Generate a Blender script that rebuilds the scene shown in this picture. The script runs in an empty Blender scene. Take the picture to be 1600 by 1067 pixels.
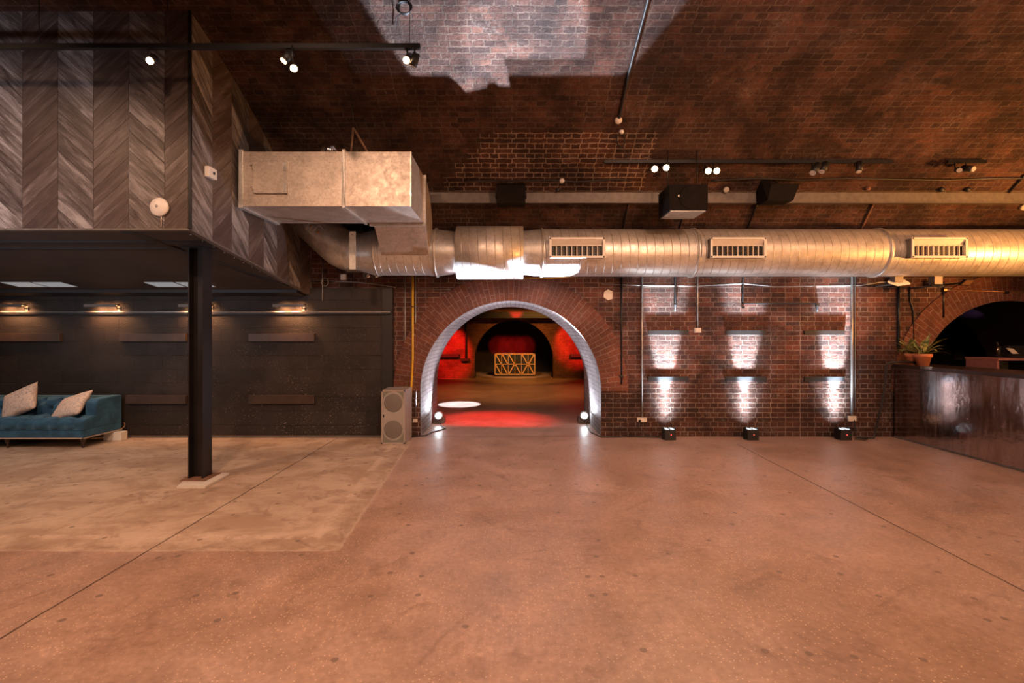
import bpy, bmesh, math, random
from mathutils import Vector, Matrix
random.seed(7)
PI = math.pi
sc = bpy.context.scene
COL = sc.collection

# ---------------------------------------------------------------- measuring helpers
CAMZ, F, CX, HY = 1.6, 750.0, 800.0, 522.0
def at(px, py, Y):
    return Vector(((px-CX)*Y/F, Y, CAMZ-(py-HY)*Y/F))
VC_Y, VC_Z, VR = 2.9, -1.19, math.sqrt(38.3)          # circle of the main brick vault
def vz(y): return VC_Z+math.sqrt(max(0, VR*VR-(y-VC_Y)**2))
def V(px, py, off=0.0):
    s = (HY-py)/F; b = CAMZ-VC_Z
    A = 1+s*s; B = -2*VC_Y+2*b*s; Cc = VC_Y**2+b*b-VR*VR
    y = (-B+math.sqrt(B*B-4*A*Cc))/(2*A); z = CAMZ+s*y
    ny, nz = (VC_Y-y)/VR, (VC_Z-z)/VR
    return Vector(((px-CX)*y/F, y+ny*off, z+nz*off))
WY = 7.5                                             # face of the back wall

# ---------------------------------------------------------------- mesh helpers
class MB:
    def __init__(s): s.v=[]; s.f=[]; s.uv=[]; s.sm=[]
    def face(s, pts, uvs=None, smooth=False):
        i=len(s.v); s.v += [tuple(p) for p in pts]; s.f.append(list(range(i,i+len(pts))))
        s.uv.append(uvs); s.sm.append(smooth)
    def grid(s, rows, smooth=True, closeu=False, uvf=None):
        i0=len(s.v); n=len(rows[0])
        for r in rows: s.v += [tuple(p) for p in r]
        for a in range(len(rows)-1):
            for b in range(n if closeu else n-1):
                c=(b+1)%n
                s.f.append([i0+a*n+b, i0+a*n+c, i0+(a+1)*n+c, i0+(a+1)*n+b]); s.sm.append(smooth)
                s.uv.append([uvf(a,b),uvf(a,b+1),uvf(a+1,b+1),uvf(a+1,b)] if uvf else None)
        return i0
    def box(s, x0,y0,z0,x1,y1,z1, M=None):
        if x0>x1:x0,x1=x1,x0
        if y0>y1:y0,y1=y1,y0
        if z0>z1:z0,z1=z1,z0
        p=[Vector(q) for q in ((x0,y0,z0),(x1,y0,z0),(x1,y1,z0),(x0,y1,z0),(x0,y0,z1),(x1,y0,z1),(x1,y1,z1),(x0,y1,z1))]
        if M: p=[M@q for q in p]
        i=len(s.v); s.v+=[tuple(q) for q in p]
        for f in ((0,3,2,1),(4,5,6,7),(0,1,5,4),(1,2,6,5),(2,3,7,6),(3,0,4,7)):
            s.f.append([i+k for k in f]); s.uv.append(None); s.sm.append(False)
        return s
    def prism(s, poly, d):                            # poly: list of 3D points, extruded by vector d
        d=Vector(d); n=len(poly); i=len(s.v)
        s.v+=[tuple(p) for p in poly]+[tuple(Vector(p)+d) for p in poly]
        s.f.append([i+k for k in range(n)][::-1]); s.f.append([i+n+k for k in range(n)])
        s.uv+= [None,None]; s.sm+=[False,False]
        for k in range(n):
            j=(k+1)%n; s.f.append([i+k,i+j,i+n+j,i+n+k]); s.uv.append(None); s.sm.append(False)
        return s
    def tube(s, pts, r, seg=10, caps=True):
        pts=[Vector(p) for p in pts]; rs=r if isinstance(r,(list,tuple)) else [r]*len(pts)
        t=(pts[1]-pts[0]).normalized()
        up=Vector((0,0,1)) if abs(t.z)<.9 else Vector((1,0,0))
        n=t.cross(up).normalized(); rows=[]
        for k,p in enumerate(pts):
            if k==0: t2=(pts[1]-pts[0])
            elif k==len(pts)-1: t2=pts[-1]-pts[-2]
            else: t2=(pts[k+1]-pts[k]).normalized()+(pts[k]-pts[k-1]).normalized()
            if t2.length>1e-9: t=t2.normalized()
            n=(n-t*n.dot(t)).normalized(); b=t.cross(n)
            rows.append([p+n*math.cos(2*PI*q/seg)*rs[k]+b*math.sin(2*PI*q/seg)*rs[k] for q in range(seg)])
        i0=s.grid(rows, True, True)
        if caps:
            for base,rev in ((i0,True),(i0+(len(rows)-1)*seg,False)):
                f=[base+q for q in range(seg)]
                s.f.append(f[::-1] if rev else f); s.uv.append(None); s.sm.append(False)
        return s
    def lathe(s, c, prof, seg=24, M=None):            # prof: (r,z) pairs, around z at c
        c=Vector(c); rows=[]
        for r,z in prof:
            row=[Vector((r*math.cos(2*PI*q/seg), r*math.sin(2*PI*q/seg), z)) for q in range(seg)]
            if M: row=[M@p for p in row]
            rows.append([c+p for p in row])
        i0=s.grid(rows, True, True)
        for base in (i0, i0+(len(rows)-1)*seg):
            s.f.append([base+q for q in range(seg)]); s.uv.append(None); s.sm.append(False)
        return s
    def obj(s, name, mat, parent=None, recalc=True, bevel=0, bseg=2, subsurf=0):
        me=bpy.data.meshes.new(name); me.from_pydata(s.v, [], s.f)
        if any(u for u in s.uv):
            l=me.uv_layers.new(name='UVMap')
            for p,u in zip(me.polygons, s.uv):
                if u:
                    for li,c in zip(p.loop_indices,u): l.data[li].uv=c
        for p,q in zip(me.polygons, s.sm): p.use_smooth=q
        if recalc:
            bm=bmesh.new(); bm.from_mesh(me); bmesh.ops.remove_doubles(bm, verts=bm.verts, dist=1e-5)
            bmesh.ops.recalc_face_normals(bm, faces=bm.faces); bm.to_mesh(me); bm.free()
        me.materials.append(mat); me.update()
        o=bpy.data.objects.new(name, me); COL.objects.link(o)
        if parent:
            o.parent=parent; o.matrix_parent_inverse=Matrix.Translation(parent.location).inverted()
            if parent.type=='MESH': o.matrix_parent_inverse=Matrix.Identity(4)
        if bevel:
            m=o.modifiers.new('bevel','BEVEL'); m.width=bevel; m.segments=bseg; m.limit_method='ANGLE'
        if subsurf:
            m=o.modifiers.new('sub','SUBSURF'); m.levels=subsurf; m.render_levels=subsurf
        return o

def thing(name, loc, label, cat, group=None):
    o=bpy.data.objects.new(name,None); COL.objects.link(o); o.location=loc; o.empty_display_size=.1
    o['label']=label; o['category']=cat
    if group: o['group']=group
    return o
def tag(o, label, cat, group=None, kind=None):
    o['label']=label; o['category']=cat
    if group: o['group']=group
    if kind: o['kind']=kind
    return o
def struct(o): o['kind']='structure'; return o
def dup(root, d, label):
    r=root.copy(); COL.objects.link(r); r.location=root.location+Vector(d); r['label']=label
    for ch in list(root.children):
        c=ch.copy(); COL.objects.link(c); c.parent=r; c.matrix_parent_inverse=ch.matrix_parent_inverse.copy()
        for g in list(ch.children):
            e=g.copy(); COL.objects.link(e); e.parent=c; e.matrix_parent_inverse=g.matrix_parent_inverse.copy()
    return r
def box(*a, M=None): return MB().box(*a, M=M)
def tube(p, r, seg=10): return MB().tube(p, r, seg)

# ---------------------------------------------------------------- material helpers
class T:
    def __init__(s, name):
        m=bpy.data.materials.new(name); m.use_nodes=True; s.m=m; s.t=m.node_tree; s.n=s.t.nodes; s.l=s.t.links
        s.b=s.n['Principled BSDF']
    def node(s, ty, **kw):
        x=s.n.new(ty)
        for k,v in kw.items(): setattr(x,k,v)
        return x
    def inp(s, sock, v):
        if isinstance(v,bpy.types.NodeSocket): s.l.new(v,sock)
        elif v is not None:
            if isinstance(v,(tuple,list)) and len(v)==3 and sock.type=='RGBA': v=(*v,1)
            sock.default_value=v
    def ma(s, op, a, b=None, c=None, clamp=False):
        x=s.node('ShaderNodeMath', operation=op, use_clamp=clamp)
        for i,v in enumerate((a,b,c)):
            if v is not None: s.inp(x.inputs[i],v)
        return x.outputs[0]
    def vm(s, op, a, b=None, sc_=None):
        x=s.node('ShaderNodeVectorMath', operation=op); s.inp(x.inputs[0],a)
        if b is not None: s.inp(x.inputs[1],b)
        if sc_ is not None: s.inp(x.inputs['Scale'],sc_)
        return x.outputs[0]
    def mix(s, f, a, b, mode='MIX'):
        x=s.node('ShaderNodeMix', data_type='RGBA', blend_type=mode)
        s.inp(x.inputs[0],f); s.inp(x.inputs[6],a); s.inp(x.inputs[7],b); return x.outputs[2]
    def noise(s, vec, scale, detail=4, rough=.55, dist=0, out='Fac'):
        x=s.node('ShaderNodeTexNoise'); s.inp(x.inputs['Vector'],vec); x.inputs['Scale'].default_value=scale
        x.inputs['Detail'].default_value=detail; x.inputs['Roughness'].default_value=rough; x.inputs['Distortion'].default_value=dist
        return x.outputs[out]
    def voro(s, vec, scale, feat='F1', out='Distance'):
        x=s.node('ShaderNodeTexVoronoi', feature=feat); s.inp(x.inputs['Vector'],vec); x.inputs['Scale'].default_value=scale
        return x.outputs[out]
    def rng(s, v, a, b, c=0., d=1., smooth=True):
        x=s.node('ShaderNodeMapRange'); x.interpolation_type='SMOOTHSTEP' if smooth else 'LINEAR'
        s.inp(x.inputs[0],v)
        for i,k in enumerate((a,b,c,d)): x.inputs[i+1].default_value=k
        return x.outputs[0]
    def uv(s): return s.node('ShaderNodeUVMap').outputs[0]
    def objc(s): return s.node('ShaderNodeTexCoord').outputs['Object']
    def pos(s): return s.node('ShaderNodeNewGeometry').outputs['Position']
    def sep(s, v):
        x=s.node('ShaderNodeSeparateXYZ'); s.inp(x.inputs[0],v); return x.outputs
    def comb(s, x_,y_,z_=0.):
        x=s.node('ShaderNodeCombineXYZ'); s.inp(x.inputs[0],x_); s.inp(x.inputs[1],y_); s.inp(x.inputs[2],z_); return x.outputs[0]
    def bump(s, h, dist=.01, strength=1.):
        x=s.node('ShaderNodeBump'); s.inp(x.inputs['Height'],h); x.inputs['Distance'].default_value=dist; x.inputs['Strength'].default_value=strength
        s.l.new(x.outputs[0], s.b.inputs['Normal'])
    def set(s, color=None, rough=None, metal=None, spec=None):
        if color is not None: s.inp(s.b.inputs['Base Color'],color)
        if rough is not None: s.inp(s.b.inputs['Roughness'],rough)
        if metal is not None: s.inp(s.b.inputs['Metallic'],metal)
        if spec is not None: s.inp(s.b.inputs['Specular IOR Level'],spec)
        return s.m

def plain(name, c, rough=.6, metal=0., var=.25, vs=14, bump=0.):
    t=T(name); o=t.objc(); n=t.noise(o,vs,4,.6)
    k=t.rng(n,.3,.7,1-var,1+var*.5,False)
    t.set(t.vm('SCALE',(*c,)[:3],sc_=k) if False else t.mix(1.,(c[0],c[1],c[2],1),t.comb(k,k,k),'MULTIPLY'), rough, metal)
    if bump: t.bump(t.noise(o,vs*6,3),bump)
    return t.m
def emit(name, c, s):
    t=T(name); t.set((0.02,0.02,0.02),.4); t.b.inputs['Emission Color'].default_value=(*c,1); t.b.inputs['Emission Strength'].default_value=s
    return t.m

def brick(name, c1, c2, c3, mortar, bw=.225, rh=.075, squash=True, soot=.5, lime=.0, limecol=(.5,.47,.45), bdist=.012, mort=.006, warp=.012, patch=None, low=False):
    t=T(name); uv=t.uv()
    nz=t.noise(uv,5,3,.6,out='Color'); w=t.vm('SCALE',t.vm('SUBTRACT',nz,(.5,.5,.5)),sc_=warp)
    nz2=t.noise(uv,38,2,.6,out='Color'); w2=t.vm('SCALE',t.vm('SUBTRACT',nz2,(.5,.5,.5)),sc_=warp*.8)
    p=t.vm('ADD',t.vm('ADD',uv,w),w2)
    x=t.node('ShaderNodeTexBrick'); t.inp(x.inputs['Vector'],p); x.inputs['Scale'].default_value=1
    x.inputs['Brick Width'].default_value=bw; x.inputs['Row Height'].default_value=rh; x.inputs['Mortar Size'].default_value=mort
    x.inputs['Mortar Smooth'].default_value=.35; x.inputs['Bias'].default_value=0
    if squash: x.squash=.52; x.squash_frequency=2
    t.inp(x.inputs['Color1'],c1); t.inp(x.inputs['Color2'],c2); t.inp(x.inputs['Mortar'],(0.,0,0))
    fac=x.outputs['Fac']
    big=t.noise(uv,.9,5,.65)
    x.inputs['Color1'].default_value=(*c1,1)
    col=t.mix(t.rng(big,.42,.62),x.outputs['Color'],c3)
    col=t.mix(.5,col,x.outputs['Color'])
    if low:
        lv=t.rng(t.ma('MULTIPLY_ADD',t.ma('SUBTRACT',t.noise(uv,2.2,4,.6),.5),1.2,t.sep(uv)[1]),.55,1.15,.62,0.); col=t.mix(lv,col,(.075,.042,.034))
    fine=t.noise(uv,30,6,.7); k=t.rng(fine,.25,.75,.55,1.35,False)
    col=t.mix(1.,col,t.comb(k,k,k),'MULTIPLY')
    mcol=mortar
    mn=t.noise(uv,3.2,4,.7)
    mvis=t.rng(mn,.35,.65,.25,1.)
    mcol=t.mix(mvis,t.mix(.75,mortar,c2),mortar)
    if patch:                                         # freshly repointed area with crisp pale mortar
        u,v,_=t.sep(uv)
        st=t.ma('MULTIPLY',t.ma('FLOOR',t.ma('DIVIDE',t.ma('SUBTRACT',v,patch[2]),.22)),.18)
        m=t.ma('MULTIPLY',t.ma('GREATER_THAN',u,t.ma('ADD',patch[0],st)),t.ma('LESS_THAN',u,patch[1]))
        m=t.ma('MULTIPLY',m,t.ma('MULTIPLY',t.ma('GREATER_THAN',v,patch[2]),t.ma('LESS_THAN',v,patch[3])))
        mcol=t.mix(m,mcol,(.55,.40,.28))
    col=t.mix(fac,col,mcol)
    if lime:
        ln=t.noise(uv,2.1,8,.75); ln2=t.noise(uv,22,5,.7)
        lm=t.ma('MULTIPLY',t.rng(ln,.5,.68),t.rng(ln2,.42,.62)); lm=t.ma('MULTIPLY',lm,lime)
        sp=t.rng(t.noise(uv,13,6,.8),.66,.74)
        lm=t.ma('MAXIMUM',lm,t.ma('MULTIPLY',sp,lime))
        col=t.mix(lm,col,limecol)
    sn=t.noise(uv,1.3,7,.7,dist=.4); sk=t.rng(sn,.38,.62,1-soot,1.)
    col=t.mix(1.,col,t.comb(sk,sk,sk),'MULTIPLY')
    h=t.ma('MULTIPLY_ADD',fac,-.7,t.ma('MULTIPLY',t.noise(uv,17,7,.75),2.2))
    h=t.ma('ADD',h,t.ma('MULTIPLY',t.noise(uv,7,2),.8))
    t.bump(h,bdist); t.set(col,.88,0,.25)
    return t.m

M={}
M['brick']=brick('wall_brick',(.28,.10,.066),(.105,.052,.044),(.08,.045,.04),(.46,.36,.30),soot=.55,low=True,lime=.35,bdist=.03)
v0=0.0
def vlen(py):
    p=V(800,py); return VR*(math.atan2(p.z-VC_Z,p.y-VC_Y)-math.atan2(2.95-VC_Z,WY-VC_Y))
M['vault']=brick('vault_brick',(.20,.085,.055),(.085,.042,.032),(.06,.038,.032),(.20,.135,.10),soot=.6,lime=.35,limecol=(.42,.34,.29),bdist=.035,mort=.008,warp=.035,
                 patch=(-.95,1.85,vlen(298),vlen(206)))
M['ring']=brick('arch_ring_brick',(.26,.095,.06),(.18,.07,.05),(.15,.07,.05),(.36,.27,.22),bw=.22,rh=.078,squash=False,soot=.4,lime=.25,bdist=.014)
M['reveal']=brick('reveal_brick',(.42,.38,.37),(.34,.3,.3),(.3,.27,.27),(.16,.14,.14),soot=.35,lime=.3,bdist=.02,bw=.225,rh=.075)
M['inner']=brick('far_room_brick',(.22,.08,.04),(.15,.06,.035),(.12,.06,.035),(.24,.15,.1),soot=.45,lime=.2)
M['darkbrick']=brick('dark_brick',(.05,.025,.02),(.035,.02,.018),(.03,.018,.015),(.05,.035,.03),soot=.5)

def block_mat():
    t=T('black_painted_blocks'); uv=t.uv()
    w=t.vm('SCALE',t.vm('SUBTRACT',t.noise(uv,6,3,out='Color'),(.5,.5,.5)),sc_=.006)
    x=t.node('ShaderNodeTexBrick'); t.inp(x.inputs['Vector'],t.vm('ADD',uv,w)); x.inputs['Scale'].default_value=1
    x.inputs['Brick Width'].default_value=.45; x.inputs['Row Height'].default_value=.2145; x.inputs['Mortar Size'].default_value=.004
    x.inputs['Mortar Smooth'].default_value=.4; x.inputs['Bias'].default_value=0
    x.inputs['Color1'].default_value=(.016,.013,.012,1); x.inputs['Color2'].default_value=(.026,.019,.017,1); x.inputs['Mortar'].default_value=(.007,.006,.006,1)
    c=x.outputs['Color']; u,v,_=t.sep(uv)
    k=t.rng(t.noise(uv,2.,6,.7),.3,.7,.7,1.35); c=t.mix(1.,c,t.comb(k,k,k),'MULTIPLY')
    low=t.rng(v,0.1,1.9,1.,.12,False); rt=t.rng(u,-6.2,-4.5)
    sp=t.rng(t.noise(uv,34,5,.75),.57,.64); patch=t.rng(t.noise(uv,2.6,5,.7),.42,.6)
    m=t.ma('MULTIPLY',t.ma('MULTIPLY',sp,patch),t.ma('MULTIPLY',low,rt))
    c=t.mix(m,c,(.33,.24,.2))
    h=t.ma('MULTIPLY_ADD',x.outputs['Fac'],-1.,t.ma('MULTIPLY',t.noise(uv,45,5,.7),.5)); t.bump(h,.018)
    t.set(c,.55,0,.4); return t.m
M['block']=block_mat()

def chevron_mat(name, warm=0.):
    t=T(name); uv=t.uv(); u,v,_=t.sep(uv); W=.3455
    q=t.ma('DIVIDE',u,W); ci=t.ma('FLOOR',q); fr=t.ma('SUBTRACT',q,ci)
    par=t.ma('MODULO',t.ma('ADD',ci,101.),2.); s=t.ma('MULTIPLY_ADD',par,2.,-1.)
    diag=t.ma('MULTIPLY_ADD',t.ma('MULTIPLY',fr,W*.92),s,v)     # across the boards
    along=t.ma('SUBTRACT',t.ma('MULTIPLY',fr,W),t.ma('MULTIPLY',t.ma('MULTIPLY',v,s),.92))
    bi=t.ma('FLOOR',t.ma('DIVIDE',diag,.19)); bf=t.ma('FRACT',t.ma('DIVIDE',diag,.19))
    wn=t.node('ShaderNodeTexWhiteNoise'); wn.noise_dimensions='2D'; t.inp(wn.inputs['Vector'],t.comb(bi,ci))
    g=t.comb(t.ma('MULTIPLY',diag,13.),t.ma('ADD',t.ma('MULTIPLY',along,1.6),t.ma('MULTIPLY',ci,5.3)),t.ma('MULTIPLY',bi,3.7))
    gn=t.noise(g,1.,7,.72,dist=.6); gn2=t.noise(g,4.5,4,.7)
    fac=t.ma('MULTIPLY_ADD',t.ma('SUBTRACT',gn,.5),2.3,t.ma('MULTIPLY_ADD',wn.outputs['Value'],.42,.16))
    fac=t.ma('ADD',fac,t.ma('MULTIPLY',par,.26),clamp=True)  # alternate columns paler: sheen of the grain direction put into the colour
    r=t.node('ShaderNodeValToRGB'); t.inp(r.inputs[0],fac); e=r.color_ramp.elements
    e[0].position=.0; e[0].color=(.022,.018,.018,1); e[1].position=1.; e[1].color=(.34,.32,.32,1)
    a=r.color_ramp.elements.new(.4); a.color=(.07,.055,.052,1); a=r.color_ramp.elements.new(.7); a.color=(.16,.14,.137,1)
    c=t.mix(t.rng(gn2,.56,.7,0.,.5),r.outputs[0],(.03,.025,.025))
    lm=t.ma('MULTIPLY',par,.35); c=t.mix(t.ma('MULTIPLY',t.ma('SUBTRACT',1.,par),.3+warm),c,(.11,.068,.055))
    ed=t.ma('MINIMUM',t.ma('MULTIPLY',t.ma('MINIMUM',fr,t.ma('SUBTRACT',1.,fr)),W),t.ma('MULTIPLY',t.ma('MINIMUM',bf,t.ma('SUBTRACT',1.,bf)),.19))
    gap=t.rng(ed,.0005,.003,1.,0.); c=t.mix(t.ma('MULTIPLY',gap,.35),c,(.01,.008,.008))
    t.bump(t.ma('MULTIPLY_ADD',gap,-1.,t.ma('MULTIPLY',gn2,.3)),.003)
    t.set(c,.42,0,.4); return t.m
M['chev']=chevron_mat('chevron_oak_boards')
M['chev_side']=chevron_mat('chevron_oak_side_boards',.15)

def galv(name, spiral=False, base=(.66,.63,.60), rough=.4, fleck=0.):
    t=T(name); o=t.objc(); x,y,z=t.sep(o)
    n=t.noise(o,6,5,.6); n2=t.voro(o,45,out='Color')
    k=t.rng(n,.3,.7,.8,1.1,False); c=t.mix(1.,base,t.comb(k,k,k),'MULTIPLY')
    sx=t.sep(n2)[0]; c=t.mix(.12,c,t.comb(sx,sx,sx),'OVERLAY')
    ru=t.rng(t.noise(o,11,5,.7),.3,.7,rough-.08,rough+.14,False)
    if fleck:
        fl=t.rng(t.noise(o,70,3,.6),.60,.68); c=t.mix(t.ma('MULTIPLY',fl,fleck),c,(.14,.10,.07))
    h=t.ma('MULTIPLY',t.noise(o,4,3),.5)
    if spiral:
        ang=t.ma('ARCTAN2',z,y); ph=t.ma('SUBTRACT',t.ma('DIVIDE',x,.118),t.ma('DIVIDE',ang,2*PI))
        f=t.ma('ABSOLUTE',t.ma('SUBTRACT',t.ma('FRACT',ph),.5)); ln=t.rng(f,.0,.05,1.,0.)
        c=t.mix(t.ma('MULTIPLY',ln,.5),c,(.17,.16,.15)); h=t.ma('ADD',h,t.ma('MULTIPLY',ln,.7))
        st=t.rng(t.noise(t.comb(t.ma('MULTIPLY',x,2.),y,z),3,6,.7),.6,.7); c=t.mix(t.ma('MULTIPLY',st,.5),c,(.35,.25,.17))
    t.bump(h,.006); t.set(c,ru,.6); return t.m
M['galv']=galv('galvanised_spiral_duct',True)
M['galv_flat']=galv('galvanised_sheet',False,(.56,.49,.43),.46,.5)
M['galv_plain']=galv('galvanised_fitting',False,(.6,.58,.55),.35,.15)

def floor_mat():
    t=T('worn_concrete'); p=t.pos(); x,y,z=t.sep(p)
    xy=t.comb(x,y,0.)
    big=t.noise(xy,.55,6,.62,dist=.5); med=t.noise(xy,2.8,7,.68); fin=t.noise(xy,26,6,.7)
    c=t.mix(t.rng(big,.35,.65),(.34,.215,.16),(.43,.295,.245))
    k=t.rng(med,.3,.7,.76,1.16,False); c=t.mix(1.,c,t.comb(k,k,k),'MULTIPLY')
    k=t.rng(fin,.3,.7,.78,1.18,False); c=t.mix(1.,c,t.comb(k,k,k),'MULTIPLY')
    # brushed older slab below the mezzanine, with a chalky worn border
    wob=t.ma('MULTIPLY',t.ma('SUBTRACT',t.noise(xy,7,4,.7),.5),.07)
    ex=t.ma('SUBTRACT',-1.27,t.ma('ADD',t.ma('MULTIPLY_ADD',t.ma('SUBTRACT',y,3.55),.06,x),wob))
    ey=t.ma('SUBTRACT',y,t.ma('ADD',3.53,wob))
    e=t.ma('MINIMUM',ex,ey); ins=t.rng(e,0.,.02)
    ins=t.ma('MULTIPLY',ins,t.ma('LESS_THAN',y,7.5))
    br=t.noise(t.comb(t.ma('MULTIPLY',x,1.),t.ma('MULTIPLY',y,1.5)),1.5,9,.72,dist=.5)
    c2=t.mix(t.rng(br,.38,.62),(.38,.27,.20),(.54,.42,.33))
    c2=t.mix(t.rng(t.noise(xy,1.7,8,.75,dist=1.),.55,.68,0.,.6),c2,(.24,.14,.09))
    edge=t.ma('MULTIPLY',t.rng(e,.0,.05,1.,0.),t.rng(t.noise(xy,12,5,.8),.38,.55))
    e3=t.ma('ABSOLUTE',t.ma('SUBTRACT',e,.26)); edge3=t.ma('MULTIPLY',t.rng(e3,.015,.06,1.,0.),t.rng(t.noise(xy,4.5,6,.8),.46,.56))
    dk=t.ma('MULTIPLY',t.rng(e,.24,.03,0.,.55),t.rng(t.noise(xy,6,6,.8),.4,.6)); c2=t.mix(dk,c2,(.22,.135,.095))
    c2=t.mix(t.ma('MULTIPLY',t.ma('MAXIMUM',edge,edge3),.8),c2,(.6,.47,.38))
    c=t.mix(ins,c,c2)
    # exposed aggregate specks, gum spots, spills
    v=t.node('ShaderNodeTexVoronoi',voronoi_dimensions='2D'); t.inp(v.inputs['Vector'],xy); v.inputs['Scale'].default_value=42
    pick=t.ma('GREATER_THAN',t.sep(v.outputs['Color'])[0],.72); sp=t.ma('MULTIPLY',t.rng(v.outputs['Distance'],.08,.2,1.,0.),pick)
    sp=t.ma('MULTIPLY',t.ma('MULTIPLY',sp,t.ma('SUBTRACT',1.,ins)),t.rng(t.noise(xy,.9,4,.6),.38,.56,.3,1.)); sp=t.ma('MULTIPLY',sp,t.rng(y,4.5,7.,1.,.2))
    c=t.mix(t.ma('MULTIPLY',sp,.8),c,(.85,.62,.42))
    v=t.node('ShaderNodeTexVoronoi',voronoi_dimensions='2D'); t.inp(v.inputs['Vector'],xy); v.inputs['Scale'].default_value=3.7
    pick=t.ma('GREATER_THAN',t.sep(v.outputs['Color'])[1],.72); gum=t.ma('MULTIPLY',t.rng(v.outputs['Distance'],.055,.085,1.,0.),pick)
    c=t.mix(t.ma('MULTIPLY',gum,.62),c,(.10,.075,.065))
    sl=t.ma('MULTIPLY',t.rng(t.ma('ABSOLUTE',t.ma('SUBTRACT',t.noise(xy,.75,3,.55,dist=1.4),.5)),0.,.03,1.,0.),t.rng(t.noise(xy,4.,6,.75),.46,.6))
    c=t.mix(t.ma('MULTIPLY',sl,.42),c,(.17,.10,.075))
    # saw-cut joints
    wj=t.ma('MULTIPLY',t.ma('SUBTRACT',t.noise(xy,2.5,5,.7),.5),.03)
    def joint(v_,at_,wd): return t.rng(t.ma('ABSOLUTE',t.ma('SUBTRACT',t.ma('ADD',v_,wj),at_)),wd*.4,wd,1.,0.)
    j=t.ma('MAXIMUM',t.ma('MULTIPLY',joint(x,-2.69,.009),t.ma('LESS_THAN',y,7.5)),t.ma('MULTIPLY',joint(t.ma('MULTIPLY_ADD',y,-.02,x),3.13,.010),t.ma('LESS_THAN',y,7.)))
    j2=t.ma('MULTIPLY',joint(y,7.50,.012),t.ma('LESS_THAN',t.ma('ABSOLUTE',x),1.45)); j=t.ma('MAXIMUM',j,j2)
    c=t.mix(t.ma('MULTIPLY',j,.85),c,(.05,.03,.022))
    ro=t.ma('ADD',t.rng(med,.3,.7,.30,.48,False),t.ma('MULTIPLY',ins,.22))
    t.bump(t.ma('ADD',t.ma('MULTIPLY',fin,.35),t.ma('ADD',t.ma('MULTIPLY',j,-1.),t.ma('MULTIPLY',med,.5))),.004)
    t.set(c,ro,0,.5); return t.m
M['floor']=floor_mat()

def velvet():
    t=T('teal_velvet'); o=t.objc(); n=t.noise(o,5,5,.6,dist=.4)
    c=t.mix(t.rng(n,.35,.65),(.010,.048,.105),(.026,.10,.20))
    t.set(c,.75,0,.3); t.b.inputs['Sheen Weight'].default_value=.6; t.b.inputs['Sheen Tint'].default_value=(.3,.6,.8,1)
    t.bump(t.noise(o,90,2),.001); return t.m
M['velvet']=velvet()
def pillow_mat():
    t=T('patterned_cushion'); o=t.objc()
    w=t.noise(o,32,4,.7,dist=.8); a=t.rng(w,.52,.58); b=t.rng(t.noise(t.vm('ADD',o,(4,2,1)),46,3,.6),.60,.66)
    c=t.mix(t.ma('MULTIPLY',a,.65),(.66,.55,.49),(.32,.30,.33)); c=t.mix(t.ma('MULTIPLY',b,.8),c,(.10,.15,.22))
    t.set(c,.8); t.bump(t.noise(o,120,2),.002); return t.m
M['pillow']=pillow_mat()
def bar_mat():
    t=T('scratched_steel_bar_front'); o=t.objc(); x,y,z=t.sep(o)
    n=t.noise(t.comb(0.,t.ma('MULTIPLY',y,6.),t.ma('MULTIPLY',z,1.)),2.2,6,.7); s=t.noise(o,40,5,.75)
    c=t.mix(t.rng(n,.3,.7),(.40,.37,.38),(.62,.58,.6))
    scr=t.rng(t.noise(o,28,6,.8),.66,.72); c=t.mix(t.ma('MULTIPLY',scr,.5),c,(.8,.78,.78))
    dirt=t.rng(z,.0,.35,.35,0.); c=t.mix(t.ma('MULTIPLY',dirt,t.rng(s,.4,.6)),c,(.3,.2,.14))
    ro=t.rng(n,.3,.7,.08,.2); t.set(c,ro,1.)
    pan=t.ma('ABSOLUTE',t.ma('SUBTRACT',t.ma('FRACT',t.ma('DIVIDE',y,1.22)),.5)); seam=t.rng(pan,0.,.004,1.,0.)
    t.bump(t.ma('ADD',t.noise(o,3.5,3),t.ma('ADD',t.ma('MULTIPLY',s,.06),t.ma('MULTIPLY',seam,-.4))),.006); return t.m
M['bar']=bar_mat()
M['black']=plain('black_paint',(.012,.012,.013),.5)
M['matte']=plain('matte_black_casing',(.010,.008,.007),.85)
M['matte'].node_tree.nodes['Principled BSDF'].inputs['Specular IOR Level'].default_value=.15
M['blackmetal']=plain('black_metal',(.015,.015,.017),.38,.3)
M['steelcol']=plain('dark_painted_steel',(.016,.013,.014),.42,.2,.3,5)
M['soffit']=plain('dark_soffit_board',(.035,.026,.023),.62,0,.3,2)
M['soffitbeam']=plain('black_soffit_beam',(.016,.016,.019),.5)
M['greymetal']=plain('grey_painted_metal',(.16,.145,.135),.5,.3)
M['conduit']=plain('galvanised_conduit',(.36,.36,.36),.4,.7)
M['plank']=plain('dark_wood_plank',(.055,.035,.028),.5,0,.3,6)
M['shelf']=plain('black_steel_shelf',(.03,.032,.035),.45,.4)
M['white']=plain('white_plastic',(.75,.73,.70),.4,0,.05)
M['offwhite']=plain('cream_plastic',(.6,.56,.5),.45,0,.1)
M['yellow']=plain('yellow_gas_pipe',(.62,.36,.02),.45,0,.2)
M['copper']=plain('copper_pipe',(.5,.27,.14),.35,.8,.3)
M['chrome']=plain('chrome',(.8,.79,.78),.12,1.,.05)
M['terra']=plain('terracotta',(.62,.21,.09),.75,0,.2,20)
M['soil']=plain('potting_soil',(.03,.02,.014),.95,0,.3,60,.004)
M['sub']=plain('grey_speaker_cabinet',(.34,.295,.27),.42,0,.1,8)
M['subgrille']=plain('grey_speaker_grille',(.16,.145,.135),.6,.2,.15,90)
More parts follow.
